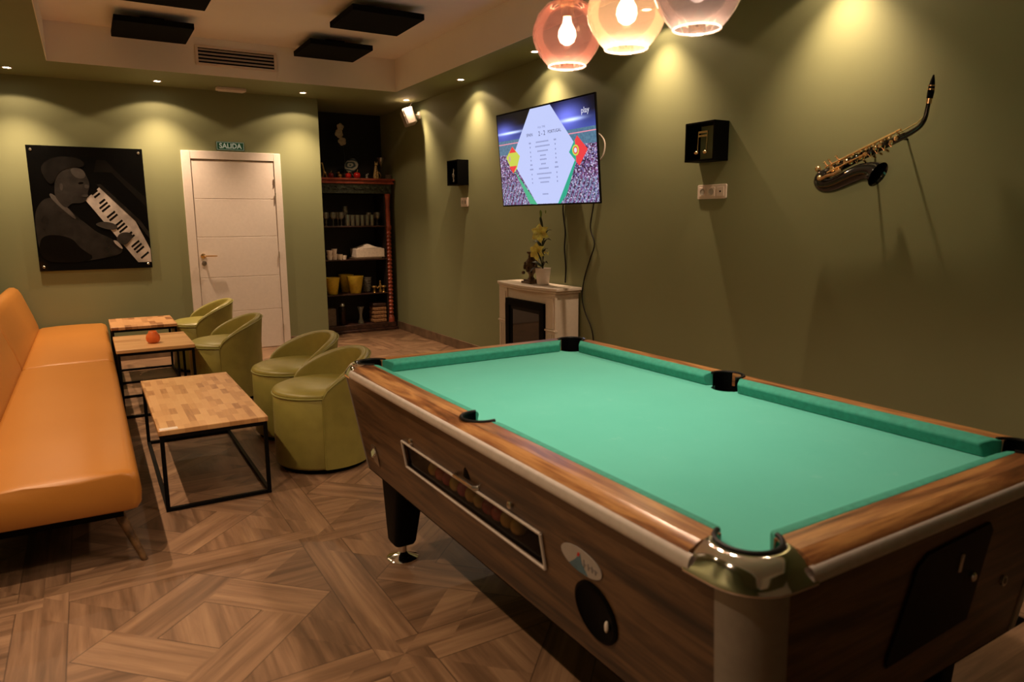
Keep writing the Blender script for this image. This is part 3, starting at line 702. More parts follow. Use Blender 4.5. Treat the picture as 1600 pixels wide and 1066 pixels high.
# ---------------------------------------------------------------- low tables
def low_table(label, x0, x1, y0, y1, h, mat, fr_):
    t = thing('low_table', label, 'table', ((x0+x1)/2, (y0+y1)/2, 0), 0, 'low wooden tables with black metal frames')
    a, b_ = (x1-x0)/2, (y1-y0)/2
    MB().box((-a, -b_, h-.026), (a, b_, h)).build('tabletop', mat, t, bevel=.003)
    g = .010; s_ = .0095; i_ = fr_
    X0, Y0 = a-i_, b_-i_
    for sx in (-1, 1):
        for sy in (-1, 1):
            MB().box((sx*X0-s_, sy*Y0-s_, 0), (sx*X0+s_, sy*Y0+s_, h-.026)).build('leg', M['blackmetal'], t, bevel=.0015)
    for z, nm in ((s_, 'floor_bar'), (h-.026-s_, 'top_bar')):
        for sx in (-1, 1): MB().box((sx*X0-s_, -Y0+s_, z-s_), (sx*X0+s_, Y0-s_, z+s_)).build(nm, M['blackmetal'], t, bevel=.0015)
        for sy in (-1, 1): MB().box((-X0+s_, sy*Y0-s_, z-s_), (X0-s_, sy*Y0+s_, z+s_)).build(nm, M['blackmetal'], t, bevel=.0015)
    return t
t1 = low_table('long low coffee table with patchwork wooden top, nearest of the three tables', -3.18, -2.675, -4.44, -3.18, .41, M['butcher_y'], .014)
low_table('square side table with plank top carrying the orange candle holder', -3.282, -2.772, -2.47, -1.76, .50, M['butcher_x'], .014)
low_table('square side table with blocky wooden top, farthest from the camera', -3.282, -2.765, -1.22, -.58, .50, M['butcher_d'], .014)
tg = MB().box((-.245+.0, -.625, .4101), (-.165, -.585, .4112)).build('sticker', M['potwhite'], t1)
# candle holder
ca = thing('candle_holder', 'round orange glass candle holder standing on the plank-topped table', 'candle holder', (-3.03, -2.25, .50))
t = NT('orange_glass'); t.P(Base_Color=(.85, .27, .08), Roughness=.08, Transmission_Weight=.55, IOR=1.3, Emission_Color=(1, .2, .03), Emission_Strength=.02)
MB().shell([(.0001, .001), (.030, .001), (.044, .015), (.050, .035), (.045, .058), (.030, .080), (.026, .092), (.023, .092), (.027, .079), (.041, .056), (.046, .035), (.040, .016), (.0001, .008)], (0,0,0), 28).build('glass_bowl', t.m, ca, angle=80)
MB().lathe([(.022, .008), (.022, .040), (.0001, .041)], (0,0,0), 16).build('candle', M['cloth'], ca)

# ---------------------------------------------------------------- sofas
def sofa(label, y0, y1, legs):
    t = thing('sofa_bed', label, 'sofa', (-3.6, (y0+y1)/2, 0), 0, 'orange sofa beds along the left wall')
    h = (y1-y0)/2
    def rounded(mb, prof, r_end=.03):
        # loft profile (x,z) along y with slightly tucked ends
        n = len(prof); cx = sum(p[0] for p in prof)/n; cz = sum(p[1] for p in prof)/n; ys = [(-h, .90), (-h+.006, .955), (-h+.020, .985), (-h+.045, 1.), (-h*.3, 1.), (h*.3, 1.), (h-.045, 1.), (h-.020, .985), (h-.006, .955), (h, .90)]
        vs = []
        for y_, s_ in ys:
            for px_, pz_ in prof:
                dx, dz = px_-cx, pz_-cz; l_ = math.hypot(dx, dz); k = (1-s_)*.28/ max(l_, .05)
                vs.append((cx+dx*(1-k), y_, cz+dz*(1-k)))
        m_ = len(ys); mb.add(vs, [tuple(range(n))[::-1], tuple(range((m_-1)*n, m_*n))]+[(j*n+i, j*n+(i+1) % n, (j+1)*n+(i+1) % n, (j+1)*n+i) for j in range(m_-1) for i in range(n)])
        return mb
    # world x: front edge -3.295, crease -3.845
    X = lambda x_: x_+3.6
    seat = [(X(-3.86), .245), (X(-3.34), .235), (X(-3.305), .240), (X(-3.290), .262), (X(-3.286), .31), (X(-3.292), .365), (X(-3.305), .392), (X(-3.335), .407), (X(-3.50), .412), (X(-3.70), .408), (X(-3.83), .398), (X(-3.86), .385)]
    rounded(MB(), seat).build('seat', M['sofa'], t, angle=80)
    back = [(X(-3.868), .30), (X(-3.850), .38), (X(-3.856), .42), (X(-3.885), .52), (X(-3.925), .64), (X(-3.958), .735), (X(-3.980), .775), (X(-4.010), .795), (X(-4.045), .795), (X(-4.075), .775), (X(-4.09), .745), (X(-4.06), .60), (X(-4.00), .40), (X(-3.96), .29)]
    rounded(MB(), back).build('backrest', M['sofa'], t, angle=80)
    MB().box((X(-4.0), -h+.06, .20), (X(-3.36), h-.06, .242)).build('underframe', M['black'], t)
    for lx, ly, dx, dy in legs:
        MB().tube([(X(lx), ly, .225), (X(lx+dx), ly+dy, .0)], [.021, .013], 12).build('leg', M['sofaleg'], t)
    return t
h1 = (4.965-2.265)/2; h2_ = (2.255-.05)/2
sofa('orange leatherette sofa bed, nearer one with its open end and splayed leg in view', -4.965, -2.265, [(-3.385, -h1+.10, .085, -.055), (-3.95, -h1+.10, -.08, -.055), (-3.385, h1-.10, .085, .05), (-3.95, h1-.10, -.08, .05)])
sofa('orange leatherette sofa bed, farther one ending at the back wall', -2.255, -.05, [(-3.385, -h2_+.10, .06, -.04), (-3.95, -h2_+.10, -.08, -.04), (-3.385, h2_-.10, .06, .04), (-3.95, h2_-.10, -.08, .04)])

# ---------------------------------------------------------------- framed print on the back wall: a plain generic pianist picture
pt_ = thing('wall_print', 'large square black and white print of a person playing a piano', 'picture', (-3.794, -.0, .93))
PW, PH = .956, 1.163
M['acrylic'] = NT('black_acrylic').P(Base_Color=(.003, .003, .003), Roughness=.06, Specular_IOR_Level=.3)
def g_(v, r=.12, n=None): v *= .42; return plain(n or 'print_grey_%d' % int(v*1000), (v, v*.90, v*.84), r, var=.12, scale=9)
MB().box((0, -.026, 0), (PW, -.020, PH)).build('backing_board', M['acrylic'], pt_)
for a, b_ in ((.035, .04), (PW-.035, .04), (.035, PH-.04), (PW-.035, PH-.04)):
    MB().lathe([(.012, 0), (.012, .030), (.008, .034), (.0001, .034)], (a, 0, b_), 16, (0, -1, 0)).build('standoff', M['steel'], pt_)
K = [0]
def layer(poly, mat, nm='print_shape', smooth=True):
    K[0] += 1; P_ = [(x_*PW, y_*PH) for x_, y_ in poly]
    if smooth:                              # Chaikin smoothing of the outline
        for _ in range(3): P_ = [q_ for a, b_ in zip(P_, P_[1:]+P_[:1]) for q_ in ((a[0]*.75+b_[0]*.25, a[1]*.75+b_[1]*.25), (a[0]*.25+b_[0]*.75, a[1]*.25+b_[1]*.75))]
    return MB().prism(P_, .0006, (0, -.0262-K[0]*.0004, 0), (1,0,0), (0,0,1), (0,-1,0)).build(nm, mat, pt_, angle=20)
layer([(.55, .80), (.70, .80), (.99, .52), (.99, .60), (.80, .76), (.66, .90), (.58, .90)], g_(.012), 'piano_lid', False)
kb0, kb1 = Vector((.49, .60)), Vector((.90, .05)); kn_ = Vector((.115, .085))
layer([(.45, .575), (.585, .68), (.86, .44), (.995, .16), (.995, .05), (.87, .05)], g_(.85), 'keyboard', False)
kd = (kb1-kb0)
bkk = MB(); K[0] += 1
for k in range(22):
    if k % 7 in (2, 6): continue
    c = Vector((.565, .655))+Vector((.43, -.545))*(k/22); w_ = Vector((.43, -.545)).normalized()*.0085; ln_ = Vector((-.075, -.052))*(1 if k > 3 else .7)
    bkk.prism([((c-w_).x*PW, (c-w_).y*PH), ((c+w_).x*PW, (c+w_).y*PH), ((c+w_+ln_).x*PW, (c+w_+ln_).y*PH), ((c-w_+ln_).x*PW, (c-w_+ln_).y*PH)], .0006, (0, -.0262-K[0]*.0004, 0), (1,0,0), (0,0,1), (0,-1,0))
bkk.build('black_keys', g_(.008), pt_)
layer([(.56, .70), (.60, .705), (.93, .40), (1., .30), (1., .24), (.90, .38)], g_(.035), 'key_slip', False)
layer([(.02, .08), (.0, .42), (.05, .54), (.14, .60), (.25, .56), (.36, .44), (.44, .38), (.52, .31), (.64, .26), (.73, .20), (.74, .13), (.60, .10), (.40, .07)], g_(.045), 'jacket')
layer([(.02, .08), (.02, .26), (.12, .30), (.30, .27), (.36, .18), (.50, .09), (.30, .06)], g_(.006), 'jacket_fold')
layer([(.14, .60), (.17, .64), (.34, .46), (.36, .41), (.31, .44)], g_(.16), 'collar')
layer([(.19, .62), (.22, .78), (.33, .84), (.44, .83), (.49, .76), (.505, .69), (.48, .64), (.47, .575), (.41, .545), (.33, .55), (.28, .50), (.22, .56)], g_(.055), 'face')
layer([(.34, .83), (.45, .83), (.485, .77), (.44, .74), (.37, .76)], g_(.13), 'forehead')
layer([(.455, .70), (.50, .695), (.49, .665), (.455, .67)], g_(.11), 'nose')
layer([(.40, .715), (.45, .72), (.45, .705), (.41, .70)], g_(.004), 'eye'); layer([(.24, .70), (.27, .71), (.275, .66), (.25, .64)], g_(.10), 'ear')
layer([(.42, .615), (.485, .62), (.48, .60), (.43, .595)], g_(.10), 'mouth')
layer([(.10, .80), (.12, .86), (.24, .92), (.42, .915), (.48, .87), (.46, .835), (.34, .835), (.24, .79), (.20, .70), (.15, .70)], g_(.022), 'cap')
layer([(.50, .375), (.58, .40), (.68, .385), (.72, .35), (.68, .325), (.60, .335)], g_(.085), 'hand')
layer([(.68, .235), (.72, .30), (.80, .31), (.85, .28), (.82, .24), (.76, .19)], g_(.075), 'hand')
layer([(.655, .245), (.70, .235), (.745, .17), (.73, .165), (.68, .205)], g_(.8), 'cuff')

# ---------------------------------------------------------------- alcove shelf and what stands on it
SX0, SX1, SY0, SY1 = -1.055, -.052, .45, .86
sh = thing('display_shelf', 'tall dark carved shelf unit with a red cornice filling the alcove', 'shelf', (-.55, .655, 0))
def shp(nm, mb, mat, **kw): return mb.build(nm, mat, sh, world=True, **kw)
shp('plinth', MB().box((SX0, SY0-.02, 0), (SX1+.02, SY1, .035)).box((SX0, SY0, .035), (SX1, SY1, .10)), M['darkwood'], bevel=.006)
shp('cornice', MB().box((SX0, SY0-.02, 1.868), (SX1+.03, SY1, 1.892)).box((SX0, SY0+.0, 1.848), (SX1+.01, SY1, 1.868)).box((SX0, SY0-.012, 1.826), (SX1+.02, SY1, 1.848)), M['redwood'], bevel=.004)
shp('carved_frieze', MB().box((SX0, SY0+.01, 1.71), (SX1-.01, SY0+.04, 1.826)), M['carved'], bevel=.003)
fz = MB()
for k in range(9):
    x_ = -.98+k*.105; fz.ball((x_, SY0+.008, 1.775+.012*math.sin(k*2.1)), .016, 10, (2.2, .6, .8)); fz.tube([(x_-.04, SY0+.008, 1.75), (x_, SY0+.002, 1.80), (x_+.045, SY0+.008, 1.755)], .005, 6)
shp('frieze_relief', fz, M['carved'])
for z in (.470, .898, 1.305): shp('shelf_board', MB().box((SX0, SY0+.01, z), (-.14, SY1, z+.014)), M['darkwood'], bevel=.002)
shp('back_panel', MB().box((SX0, SY1-.01, .10), (SX1, SY1, 1.71)), M['shelfin'])
for x_ in (-.155, SX0): shp('side_board', MB().box((x_, SY0+.03, .10), (x_+.018, SY1, 1.71)), M['shelfin'])
po = MB(); prof = [(.040, .10), (.040, .16), (.028, .17)]
z = .17; k = 0
while z < 1.25:
    prof += [(.026 if k % 2 else .038, z), (.030, z+.012)]; z += .024; k += 1
prof += [(.028, 1.26), (.040, 1.28), (.040, 1.31), (.030, 1.33), (.034, 1.45), (.028, 1.55), (.036, 1.66), (.040, 1.71)]
po.lathe(prof, (-.105, SY0+.045, 0), 16); shp('turned_post', po, M['redwood'], angle=60)
shp('turned_post', MB().lathe(prof, (-1.005, SY0+.045, 0), 16), M['redwood'], angle=60)
Z0, Z1, Z2, Z3, Z4 = .101, .485, .913, 1.320, 1.893
# top shelf
gi = solo('giraffe_figurine', MB().ball((-.86, .56, Z4+.055), .022, 12, (1, .7, 1)).tube([(-.865, .56, Z4+.06), (-.875, .56, Z4+.12), (-.882, .56, Z4+.165)], [.014, .009, .008], 8).ball((-.890, .56, Z4+.170), .011, 8, (1.6, .8, .8)).tube([(-.875, .565, Z4+.05), (-.885, .565, Z4)], .006, 6).tube([(-.845, .555, Z4+.05), (-.835, .555, Z4)], .006, 6).tube([(-.845, .575, Z4+.05), (-.825, .575, Z4)], .006, 6).tube([(-.87, .545, Z4+.05), (-.895, .545, Z4)], .006, 6), M['gold'], 'slim gold giraffe figurine at the left end of the red cornice', 'figurine')
def fruit(x, lab, mat, r=.035, nm='apple_ornament'):
    t = thing(nm, lab, 'ornament', (x, .56, Z4), 0, None)
    MB().lathe([(.0001, .004), (r*.45, 0), (r*.9, r*.45), (r, r), (r*.85, r*1.5), (r*.4, r*1.75), (.0001, r*1.6)], (0,0,0), 20).build('fruit', mat, t, angle=80)
    MB().tube([(0, 0, r*1.55), (.004, 0, r*2.0), (.012, 0, r*2.5)], .0035, 6).build('stem', M['gold'], t)
fruit(-.46, 'glossy red apple ornament, larger right one under the agate disc', M['redglaze'], .043)
fruit(-.57, 'glossy red apple ornament left of its bigger twin on the cornice', M['redglaze'], .036)
M['dullred'] = plain('dull_red_glaze', (.22, .02, .012), .3)
fruit(-.785, 'dull dark red pear ornament beside the giraffe figurine', M['dullred'], .034, 'pear_ornament')
solo('bird_figurine', MB().ball((-.675, .56, Z4+.030), .024, 12, (1.2, .8, 1)).ball((-.688, .56, Z4+.064), .013, 10).tube([(-.70, .56, Z4+.066), (-.712, .56, Z4+.062)], [.005, .001], 6).tube([(-.67, .56, 0+Z4), (-.67, .56, Z4+.02)], .014, 8), M['gold'], 'small brass bird figurine between the dark pear and the red apples', 'figurine')
solo('small_pot_figurine', MB().lathe([(.014, 0), (.018, .010), (.012, .025), (.016, .040), (.006, .055), (.0001, .062)], (-.335, .56, Z4), 14).ball((-.318, .56, Z4+.058), .009, 8), M['greyceramic'], 'tiny pale two-headed figurine between the apples and the cat', 'figurine')
cat = MB(); cx = -.215
cat.lathe([(.030, 0), (.036, .03), (.028, .08), (.018, .13), (.014, .16)], (cx, .56, Z4), 14).ball((cx+.006, .555, Z4+.178), .022, 12, (1, .9, .95)).tube([(cx-.006, .556, Z4+.19), (cx-.012, .556, Z4+.214)], [.007, .001], 5).tube([(cx+.018, .556, Z4+.19), (cx+.022, .556, Z4+.214)], [.007, .001], 5)
cat.tube([(cx-.01, .53, Z4+.09), (cx-.016, .525, Z4)], .009, 6).tube([(cx+.012, .53, Z4+.09), (cx+.010, .525, Z4)], .009, 6).tube([(cx+.03, .57, Z4+.01), (cx+.06, .57, Z4+.015), (cx+.066, .57, Z4+.05), (cx+.045, .57, Z4+.085)], .006, 6)
M['spots'] = NT('gold_with_dark_spots'); tt = M['spots']; M['spots'] = tt.P(Base_Color=tt.ramp(tt.n('ShaderNodeTexVoronoi', {'Vector': tt.obj(), 'Scale': 55.}).outputs[0], [(.25, (.02, .012, .006)), (.4, (.60, .42, .16))]), Roughness=.35)
solo('cat_figurine', cat, M['spots'], 'seated gold cat figurine with dark spots and curled tail on the cornice', 'figurine')
mg_ = thing('martini_glass', 'tall thin martini glass behind the spotted cat figurine', 'glass', (-.115, .64, Z4))
MB().lathe([(.036, 0), (.036, .003), (.004, .007), (.0035, .15), (.006, .16)], (0,0,0), 20).build('stem', M['clear'], mg_)
MB().shell([(.004, .16), (.030, .215), (.052, .265), (.050, .265), (.028, .216)], (0,0,0), 24).build('bowl', M['clear'], mg_)
solo('small_box', MB().box((-.075, .55, Z4), (-.015, .61, Z4+.055)), M['card'], 'small dull brown box at the right end of the cornice', 'box', bevel=.003)
ag = thing('agate_disc', 'blue-grey sliced agate disc leaning on a stand above the red apples', 'ornament', (-.50, .70, Z4))
t = NT('agate'); dd = t.n('ShaderNodeTexWave', {'Vector': t.obj(), 'Scale': 9., 'Distortion': 6., 'Detail': 2.}, wave_type='RINGS').outputs[0]
t.P(Base_Color=t.ramp(dd, [(.2, (.03, .045, .045)), (.5, (.14, .18, .17)), (.8, (.30, .27, .20))]), Roughness=.15)
MB().lathe([(.0001, -.006), (.088, -.006), (.092, 0), (.088, .006), (.0001, .006)], (0, 0, 0), 28, (-.55, -.8, .15), sy=.86).build('disc', t.m, ag).location = (0.02, 0, .165)
MB().tube([(.03, .02, .0), (.02, .015, .08)], .008, 8).tube([(-.04, .02, .0), (0, .015, .08)], .008, 8).tube([(-.03, -.03, .0), (.02, .015, .08)], .008, 8).tube([(.06, -.02, .0), (.02, .015, .08)], .008, 8).build('stand', M['darkwood'], ag)
orc = thing('orchid', 'cream orchid flower on a thin dark stem rising above the shelf', 'flower', (-.55, .76, Z4))
MB().tube([(0, 0, .05), (.01, 0, .25), (.0, 0, .45), (-.035, 0, .62)], .004, 6).build('stem', M['leaf'], orc)
MB().lathe([(.03, 0), (.04, .05), (.036, .07), (.0001, .07)], (0,0,0), 16).build('pot', M['darkwood'], orc)
for (ox, oz, rr) in ((-.035, .625, .05), (-.055, .545, .058), (-.020, .455, .058)):
    fl = MB()
    for k in range(5):
        a = k*2*PI/5+ox*30; c, s_ = math.cos(a), math.sin(a)
        fl.ball((ox+c*rr*.45, -.02, oz+s_*rr*.45), rr*.48, 10, (1, .25, 1))
    fl.build('blossom', M['orchid'], orc)
# glasses on the upper shelf
def wine(label, x, y, s_=1.):
    t = thing('wine_glass', label, 'glass', (x, y, Z3), 0, 'clear glasses on the upper shelf')
    MB().lathe([(.030, 0), (.030, .003), (.004, .007), (.004, .075)], (0,0,0), 16).build('stem', M['clear'], t)
    MB().shell([(.004, .075), (.026, .09), (.036, .12), (.030, .165), (.028, .165), (.033, .12), (.024, .094)], (0,0,0), 20).build('bowl', M['clear'], t)
    return t
w0 = wine('clear stemmed wine glass at the far left of the upper shelf', -.885, .52)
for x_, y_, lab in ((-.80, .50, 'clear stemmed wine glass, second from the left on the upper shelf'), (-.725, .56, 'clear stemmed wine glass in the middle of the left cluster'), (-.84, .64, 'clear stemmed wine glass standing behind the left cluster'), (-.70, .50, 'clear stemmed wine glass at the right edge of the left cluster'), (-.60, .66, 'tall clear stemmed glass behind the tumblers')):
    c = dup(w0, (x_, y_, Z3), 0, lab)
c.scale = (1.1, 1.1, 1.45)
tu = solo('tumbler', MB().shell([(.0001, .004), (.024, .002), (.030, .135), (.028, .135), (.022, .010), (.0001, .008)], (-.62, .50, Z3), 18), M['clear'], 'clear straight tumbler, leftmost in the front row of tumblers', 'glass', 'straight tumblers on the upper shelf', angle=60)
tl = ['second', 'third', 'fourth', 'fifth', 'sixth']
for k in range(5): dup(tu, (-.56+k*.062, .50, Z3), 0, 'clear straight tumbler, %s from the left in the row' % tl[k])
for k, (x_, y_) in enumerate(((-.225, .54), (-.205, .64), (-.31, .62))): dup(w0, (x_, y_, Z3), 0, 'clear stemmed glass %s near the turned post' % ('in front', 'behind on the right', 'behind on the left')[k])
# middle shelf: cups, white box with cloth, jar
def cup(x, y, z, r, h, lab, rot=0):
    return solo('cup', MB().shell([(.0001, 0), (r*.7, 0), (r, h), (r-.003, h), (r*.66, .004), (.0001, .004)], (x, y, z), 20), M['cloth'], lab, 'cup', 'white cups at the left of the middle shelf')
cup(-.865, .50, Z2, .036, .055, 'white cup at the left end of the middle shelf, lowest of its stack')
cup(-.865, .50, Z2+.056, .036, .06, 'white cup standing on another at the left end of the middle shelf')
cup(-.80, .52, Z2, .040, .07, 'white cup in the middle of the stacked cups'); cup(-.80, .52, Z2+.071, .034, .06, 'white cup topmost in the middle of the stacked cups')
cup(-.74, .50, Z2, .036, .065, 'short white cup right of the stacked cups'); cup(-.685, .50, Z2, .032, .05, 'smallest white cup, rightmost of the group')
bxx = thing('storage_box', 'cream storage box topped with a folded cloth on the middle shelf', 'box', (-.36, .60, Z2))
MB().box((-.175, -.12, .018), (.19, .12, .125)).build('box_body', M['cloth'], bxx, bevel=.006)
MB().box((-.20, -.13, 0), (.15, .12, .018)).build('base_tray', M['card'], bxx, bevel=.003)
cl = MB(); cl.grid(lambda i, j: ((i-.5)*.28*(1+.15*math.sin(j*9))+.01, (j-.5)*.22, .130+.035*math.sin(PI*i)*math.sin(PI*j)*(1+.5*math.sin(i*11+j*7))), 24, 16)
solo('folded_cloth', cl.xf(Matrix.Translation((-.36, .60, Z2))), M['cloth'], 'crumpled white cloth lying on the cream storage box', 'cloth', solid=.006)
solo('glass_jar', MB().lathe([(.010, 0), (.014, .02), (.014, .085), (.011, .095), (.012, .115), (.0001, .12)], (-.172+.0, .50, Z2), 18), M['clear'], 'small clear jar squeezed between storage box and turned post', 'jar', angle=60)
# lower shelf: yellow buckets, bowls, figurines
def bucket(x, y, lab, s_=1.):
    t = thing('bucket', lab, 'bucket', (x, y, Z1), 0, 'mustard yellow buckets on the lower shelf'); 
    MB().shell([(.0001, .003), (.052, 0), (.058, .004), (.090, .20), (.093, .208), (.090, .210), (.086, .203), (.054, .010), (.0001, .009)], (0,0,0), 32).build('pail', M['yellowpot'], t, angle=60)
    return t
b0 = bucket(-.835, .545, 'mustard yellow bucket on its own at the left of the lower shelf')
dup(b0, (-.60, .74, Z1), 0, 'mustard yellow bucket half hidden behind the larger front one').scale = (1.05, 1.05, 1.08)
dup(b0, (-.545, .545, Z1), 0, 'mustard yellow bucket in front, beside the stacked grey bowls').scale = (1.12, 1.12, 1.03)
for k in range(9):
    solo('bowl', MB().shell([(.0001, .002), (.030, 0), (.058, .022), (.056, .024), (.028, .005), (.0001, .005)], (-.385+.002*k, .60, Z1+.0205*k), 20), M['greyceramic'], 'grey saucer-shaped bowl in the stack by the yellow bucket, '+('lowest', 'second up', 'third up', 'fourth up', 'middle one', 'fourth down', 'third down', 'second from the top', 'topmost')[k], 'bowl', 'stacked grey bowls', angle=60)
def mush(x, lab): return solo('stool_figurine', MB().lathe([(.020, 0), (.012, .012), (.012, .055), (.030, .062), (.034, .075), (.028, .084), (.0001, .084)], (x, .50, Z1), 16), M['gold'], lab, 'figurine', angle=60)
mush(-.315, 'small gold mushroom-shaped ornament beside the grey bowls'); mush(-.192, 'small gold mushroom-shaped ornament next to the turned post')
solo('brass_figurine', MB().lathe([(.018, 0), (.022, .02), (.012, .05), (.018, .08), (.008, .12)], (-.225, .53, Z1), 14).ball((-.225, .53, Z1+.135), .014, 10).tube([(-.225, .53, Z1+.09), (-.255, .53, Z1+.06)], .005, 6).ball((-.262, .53, Z1+.055), .013, 8), M['gold'], 'standing brass figurine between the two mushroom ornaments', 'figurine')
# bottom shelf
solo('brown_box', MB().box((-.93, .50, Z0), (-.82, .62, Z0+.21)), M['card'], 'plain brown upright box at the left of the bottom shelf', 'box', bevel=.003)
bt = thing('cocktail_shaker', 'dark metal cocktail shaker with a silver cap on the bottom shelf', 'shaker', (-.735, .52, Z0))
M['darkmetal'] = plain('dark_metal', (.035, .022, .015), .2, .8)
MB().lathe([(.036, 0), (.042, .02), (.050, .17), (.050, .20), (.036, .235)], (0,0,0), 24).build('body', M['darkmetal'], bt, angle=60)
MB().lathe([(.036, .235), (.034, .262), (.022, .275), (.0001, .277)], (0,0,0), 20).build('cap', M['steel'], bt, angle=60)
vs_ = thing('glass_vase', 'clear waisted glass vase in the middle of the bottom shelf', 'vase', (-.50, .52, Z0))
MB().shell([(.0001, .004), (.040, 0), (.022, .06), (.018, .11), (.030, .17), (.045, .215), (.043, .215), (.027, .17), (.014, .11), (.018, .06), (.0001, .012)], (0,0,0), 24).build('vessel', M['clear'], vs_, angle=80)
for k in range(5):
    solo('wicker_basket', MB().box((-.345+.004*(k % 2), .485, Z0+k*.050), (-.165, .66, Z0+k*.050+.046)), M['basket'] if k < 4 else M['darkwood'], ('flat brown wicker basket, lowest of the stack on the bottom shelf', 'flat brown wicker basket, second up in the stack', 'flat brown wicker basket in the middle of the stack', 'flat brown wicker basket, uppermost light one of the stack', 'dark flat box on top of the wicker baskets')[k], 'basket', 'stacked flat baskets', bevel=.012)

# ---------------------------------------------------------------- wall speaker
spk = thing('wall_speaker', 'white wall speaker tilted down on its bracket in the corner above the alcove', 'speaker', (0, -.335, 2.435))
M['speaker'] = plain('white_speaker', (.42, .36, .33), .5, var=.01)
Rm = Matrix.Translation((-.130, 0, .10)) @ Euler((math.radians(-6), math.radians(-18), math.radians(-12))).to_matrix().to_4x4()
MB().prism(rrect(-.060, -.090, .060, .090, .018), .175, (0, 0, -.0875)).xf(Rm).build('cabinet', M['speaker'], spk, bevel=.008)
MB().prism(rrect(-.0625, -.086, -.058, .086, .002), .160, (0, 0, -.08)).xf(Rm).build('speaker_grille', M['grille'], spk)
MB().box((-.012, -.03, .085), (0, .03, .165)).tube([(-.008, 0, .125), (-.05, 0, .125), (-.075, 0, .11)], .014, 10).build('bracket', M['plastic'], spk)
MB().tube([(-.12, 0, .18), (-.10, .01, .24), (-.06, .02, .287)], .003, 6).build('wire', M['plastic'], spk)

# ---------------------------------------------------------------- television
TV = thing('television', 'wall mounted flat television showing a football match score, Spain against Portugal', 'television', (0, 0, 0))
w_, h_ = 1.34, .7705; yaw, ti = .0311, .0851
n_ = Vector((-math.cos(yaw), -math.sin(yaw), 0)); r_ = Vector((math.sin(yaw), -math.cos(yaw), 0)); nn = (n_*math.cos(ti)+Vector((0, 0, -1))*math.sin(ti)).normalized()
uu = nn.cross(r_); uu = uu if uu.z > 0 else -uu
TM = frame_mtx(Vector((-.2223, -3.261, 1.884)), r_, uu, nn)           # x right, y up, z towards the viewer
TV.matrix_basis = TM
MB().prism(rrect(-w_/2, -h_/2, w_/2, h_/2, .006), .012, (0, 0, -.012)).build('bezel', M['blackmetal'], TV, bevel=.002)
MB().prism(rrect(-w_*.36, -h_*.42, w_*.36, h_*.30, .03), .038, (0, 0, -.050)).build('rear_housing', M['black'], TV, bevel=.006)
bz = .012
def tvpt(u, v, z=0): return ((u-.5)*w_, (v-.5)*h_, z)
def screen_mat():
    t = NT('screen_picture'); x, y, z = t.sep(t.obj()); U = t.ma('ADD', t.ma('DIVIDE', x, w_), .5); V = t.ma('ADD', t.ma('DIVIDE', y, h_), .5)
    A_ = t.ma('ABSOLUTE', t.ma('SUBTRACT', U, .5))
    sky = t.mix(t.n('ShaderNodeMapRange', {0: V, 1: .70, 2: .86}).outputs[0], (.06, .09, .42), (.002, .002, .006))
    # floodlight glow
    def blob(cx, cy, rx, ry):
        a = t.ma('POWER', t.ma('DIVIDE', t.ma('SUBTRACT', U, cx), rx), 2.); b_ = t.ma('POWER', t.ma('DIVIDE', t.ma('SUBTRACT', V, cy), ry), 2.)
        return t.ma('POWER', 2.718, t.ma('MULTIPLY', t.ma('ADD', a, b_), -1.))
    sky = t.mix(t.ma('MINIMUM', t.ma('ADD', blob(.74, .83, .12, .10), t.ma('MULTIPLY', blob(.08, .80, .10, .07), .7)), 1.), sky, (.22, .26, 1.1))
    sky = t.mix(t.ma('MINIMUM', t.ma('ADD', blob(.78, .80, .09, .016), blob(.14, .785, .13, .012)), 1.), sky, (.9, 1.1, 1.8))
    stand = t.mix(t.noise(t.comb(t.ma('MULTIPLY', U, 60.), t.ma('MULTIPLY', V, 40.)), 1., 3), (.02, .08, .16), (.16, .30, .42))
    vor = t.n('ShaderNodeTexVoronoi', {'Vector': t.comb(t.ma('MULTIPLY', U, 130.), t.ma('MULTIPLY', V, 80.)), 'Scale': 1.})
    r_g = t.sep(vor.outputs['Color']); cr = t.ramp(r_g[0], [(.0, (.01, .01, .03)), (.35, (.10, .03, .09)), (.55, (.30, .12, .30)), (.75, (.10, .14, .36)), (.92, (.62, .55, .75))])
    yb = t.ma('ADD', .66, t.ma('MULTIPLY', A_, .0))
    c = t.mix(t.ma('GREATER_THAN', V, .71), t.mix(t.ma('LESS_THAN', V, .56), stand, cr), sky)
    c = t.mix(t.ma('LESS_THAN', t.ma('ABSOLUTE', t.ma('SUBTRACT', V, .672)), .005), c, (.85, .30, .40))
    # aisle lines
    al_ = t.ma('LESS_THAN', t.ma('FRACT', t.ma('MULTIPLY', t.ma('SUBTRACT', U, t.ma('MULTIPLY', V, .35)), 26.)), .35)
    c = t.mix(t.ma('MULTIPLY', t.ma('MULTIPLY', al_, t.ma('LESS_THAN', V, .25)), .5), c, (.25, .38, .55))
    t.P(Base_Color=(0, 0, 0), Emission_Color=c, Emission_Strength=1.0, Roughness=.25); return t.m
sc_ = MB().prism([(-w_/2+bz, -h_/2+bz), (w_/2-bz, -h_/2+bz), (w_/2-bz, h_/2-bz), (-w_/2+bz, h_/2-bz)], .0006, (0, 0, 0)).build('screen', screen_mat(), TV)
EM = {k: emis('screen_'+k, c, s_) for k, c, s_ in (('panel', (.56, .63, 1.0), .98), ('red', (1, .06, .07), .85), ('yellow', (.70, .78, .10), .85), ('green', (.03, .50, .32), .8), ('pitch', (.10, .62, .33), .75), ('ink', (.10, .11, .28), .5), ('faint', (.30, .34, .62), .75), ('white', (.85, .85, 1), .9), ('crest', (.8, .45, .45), .8))}
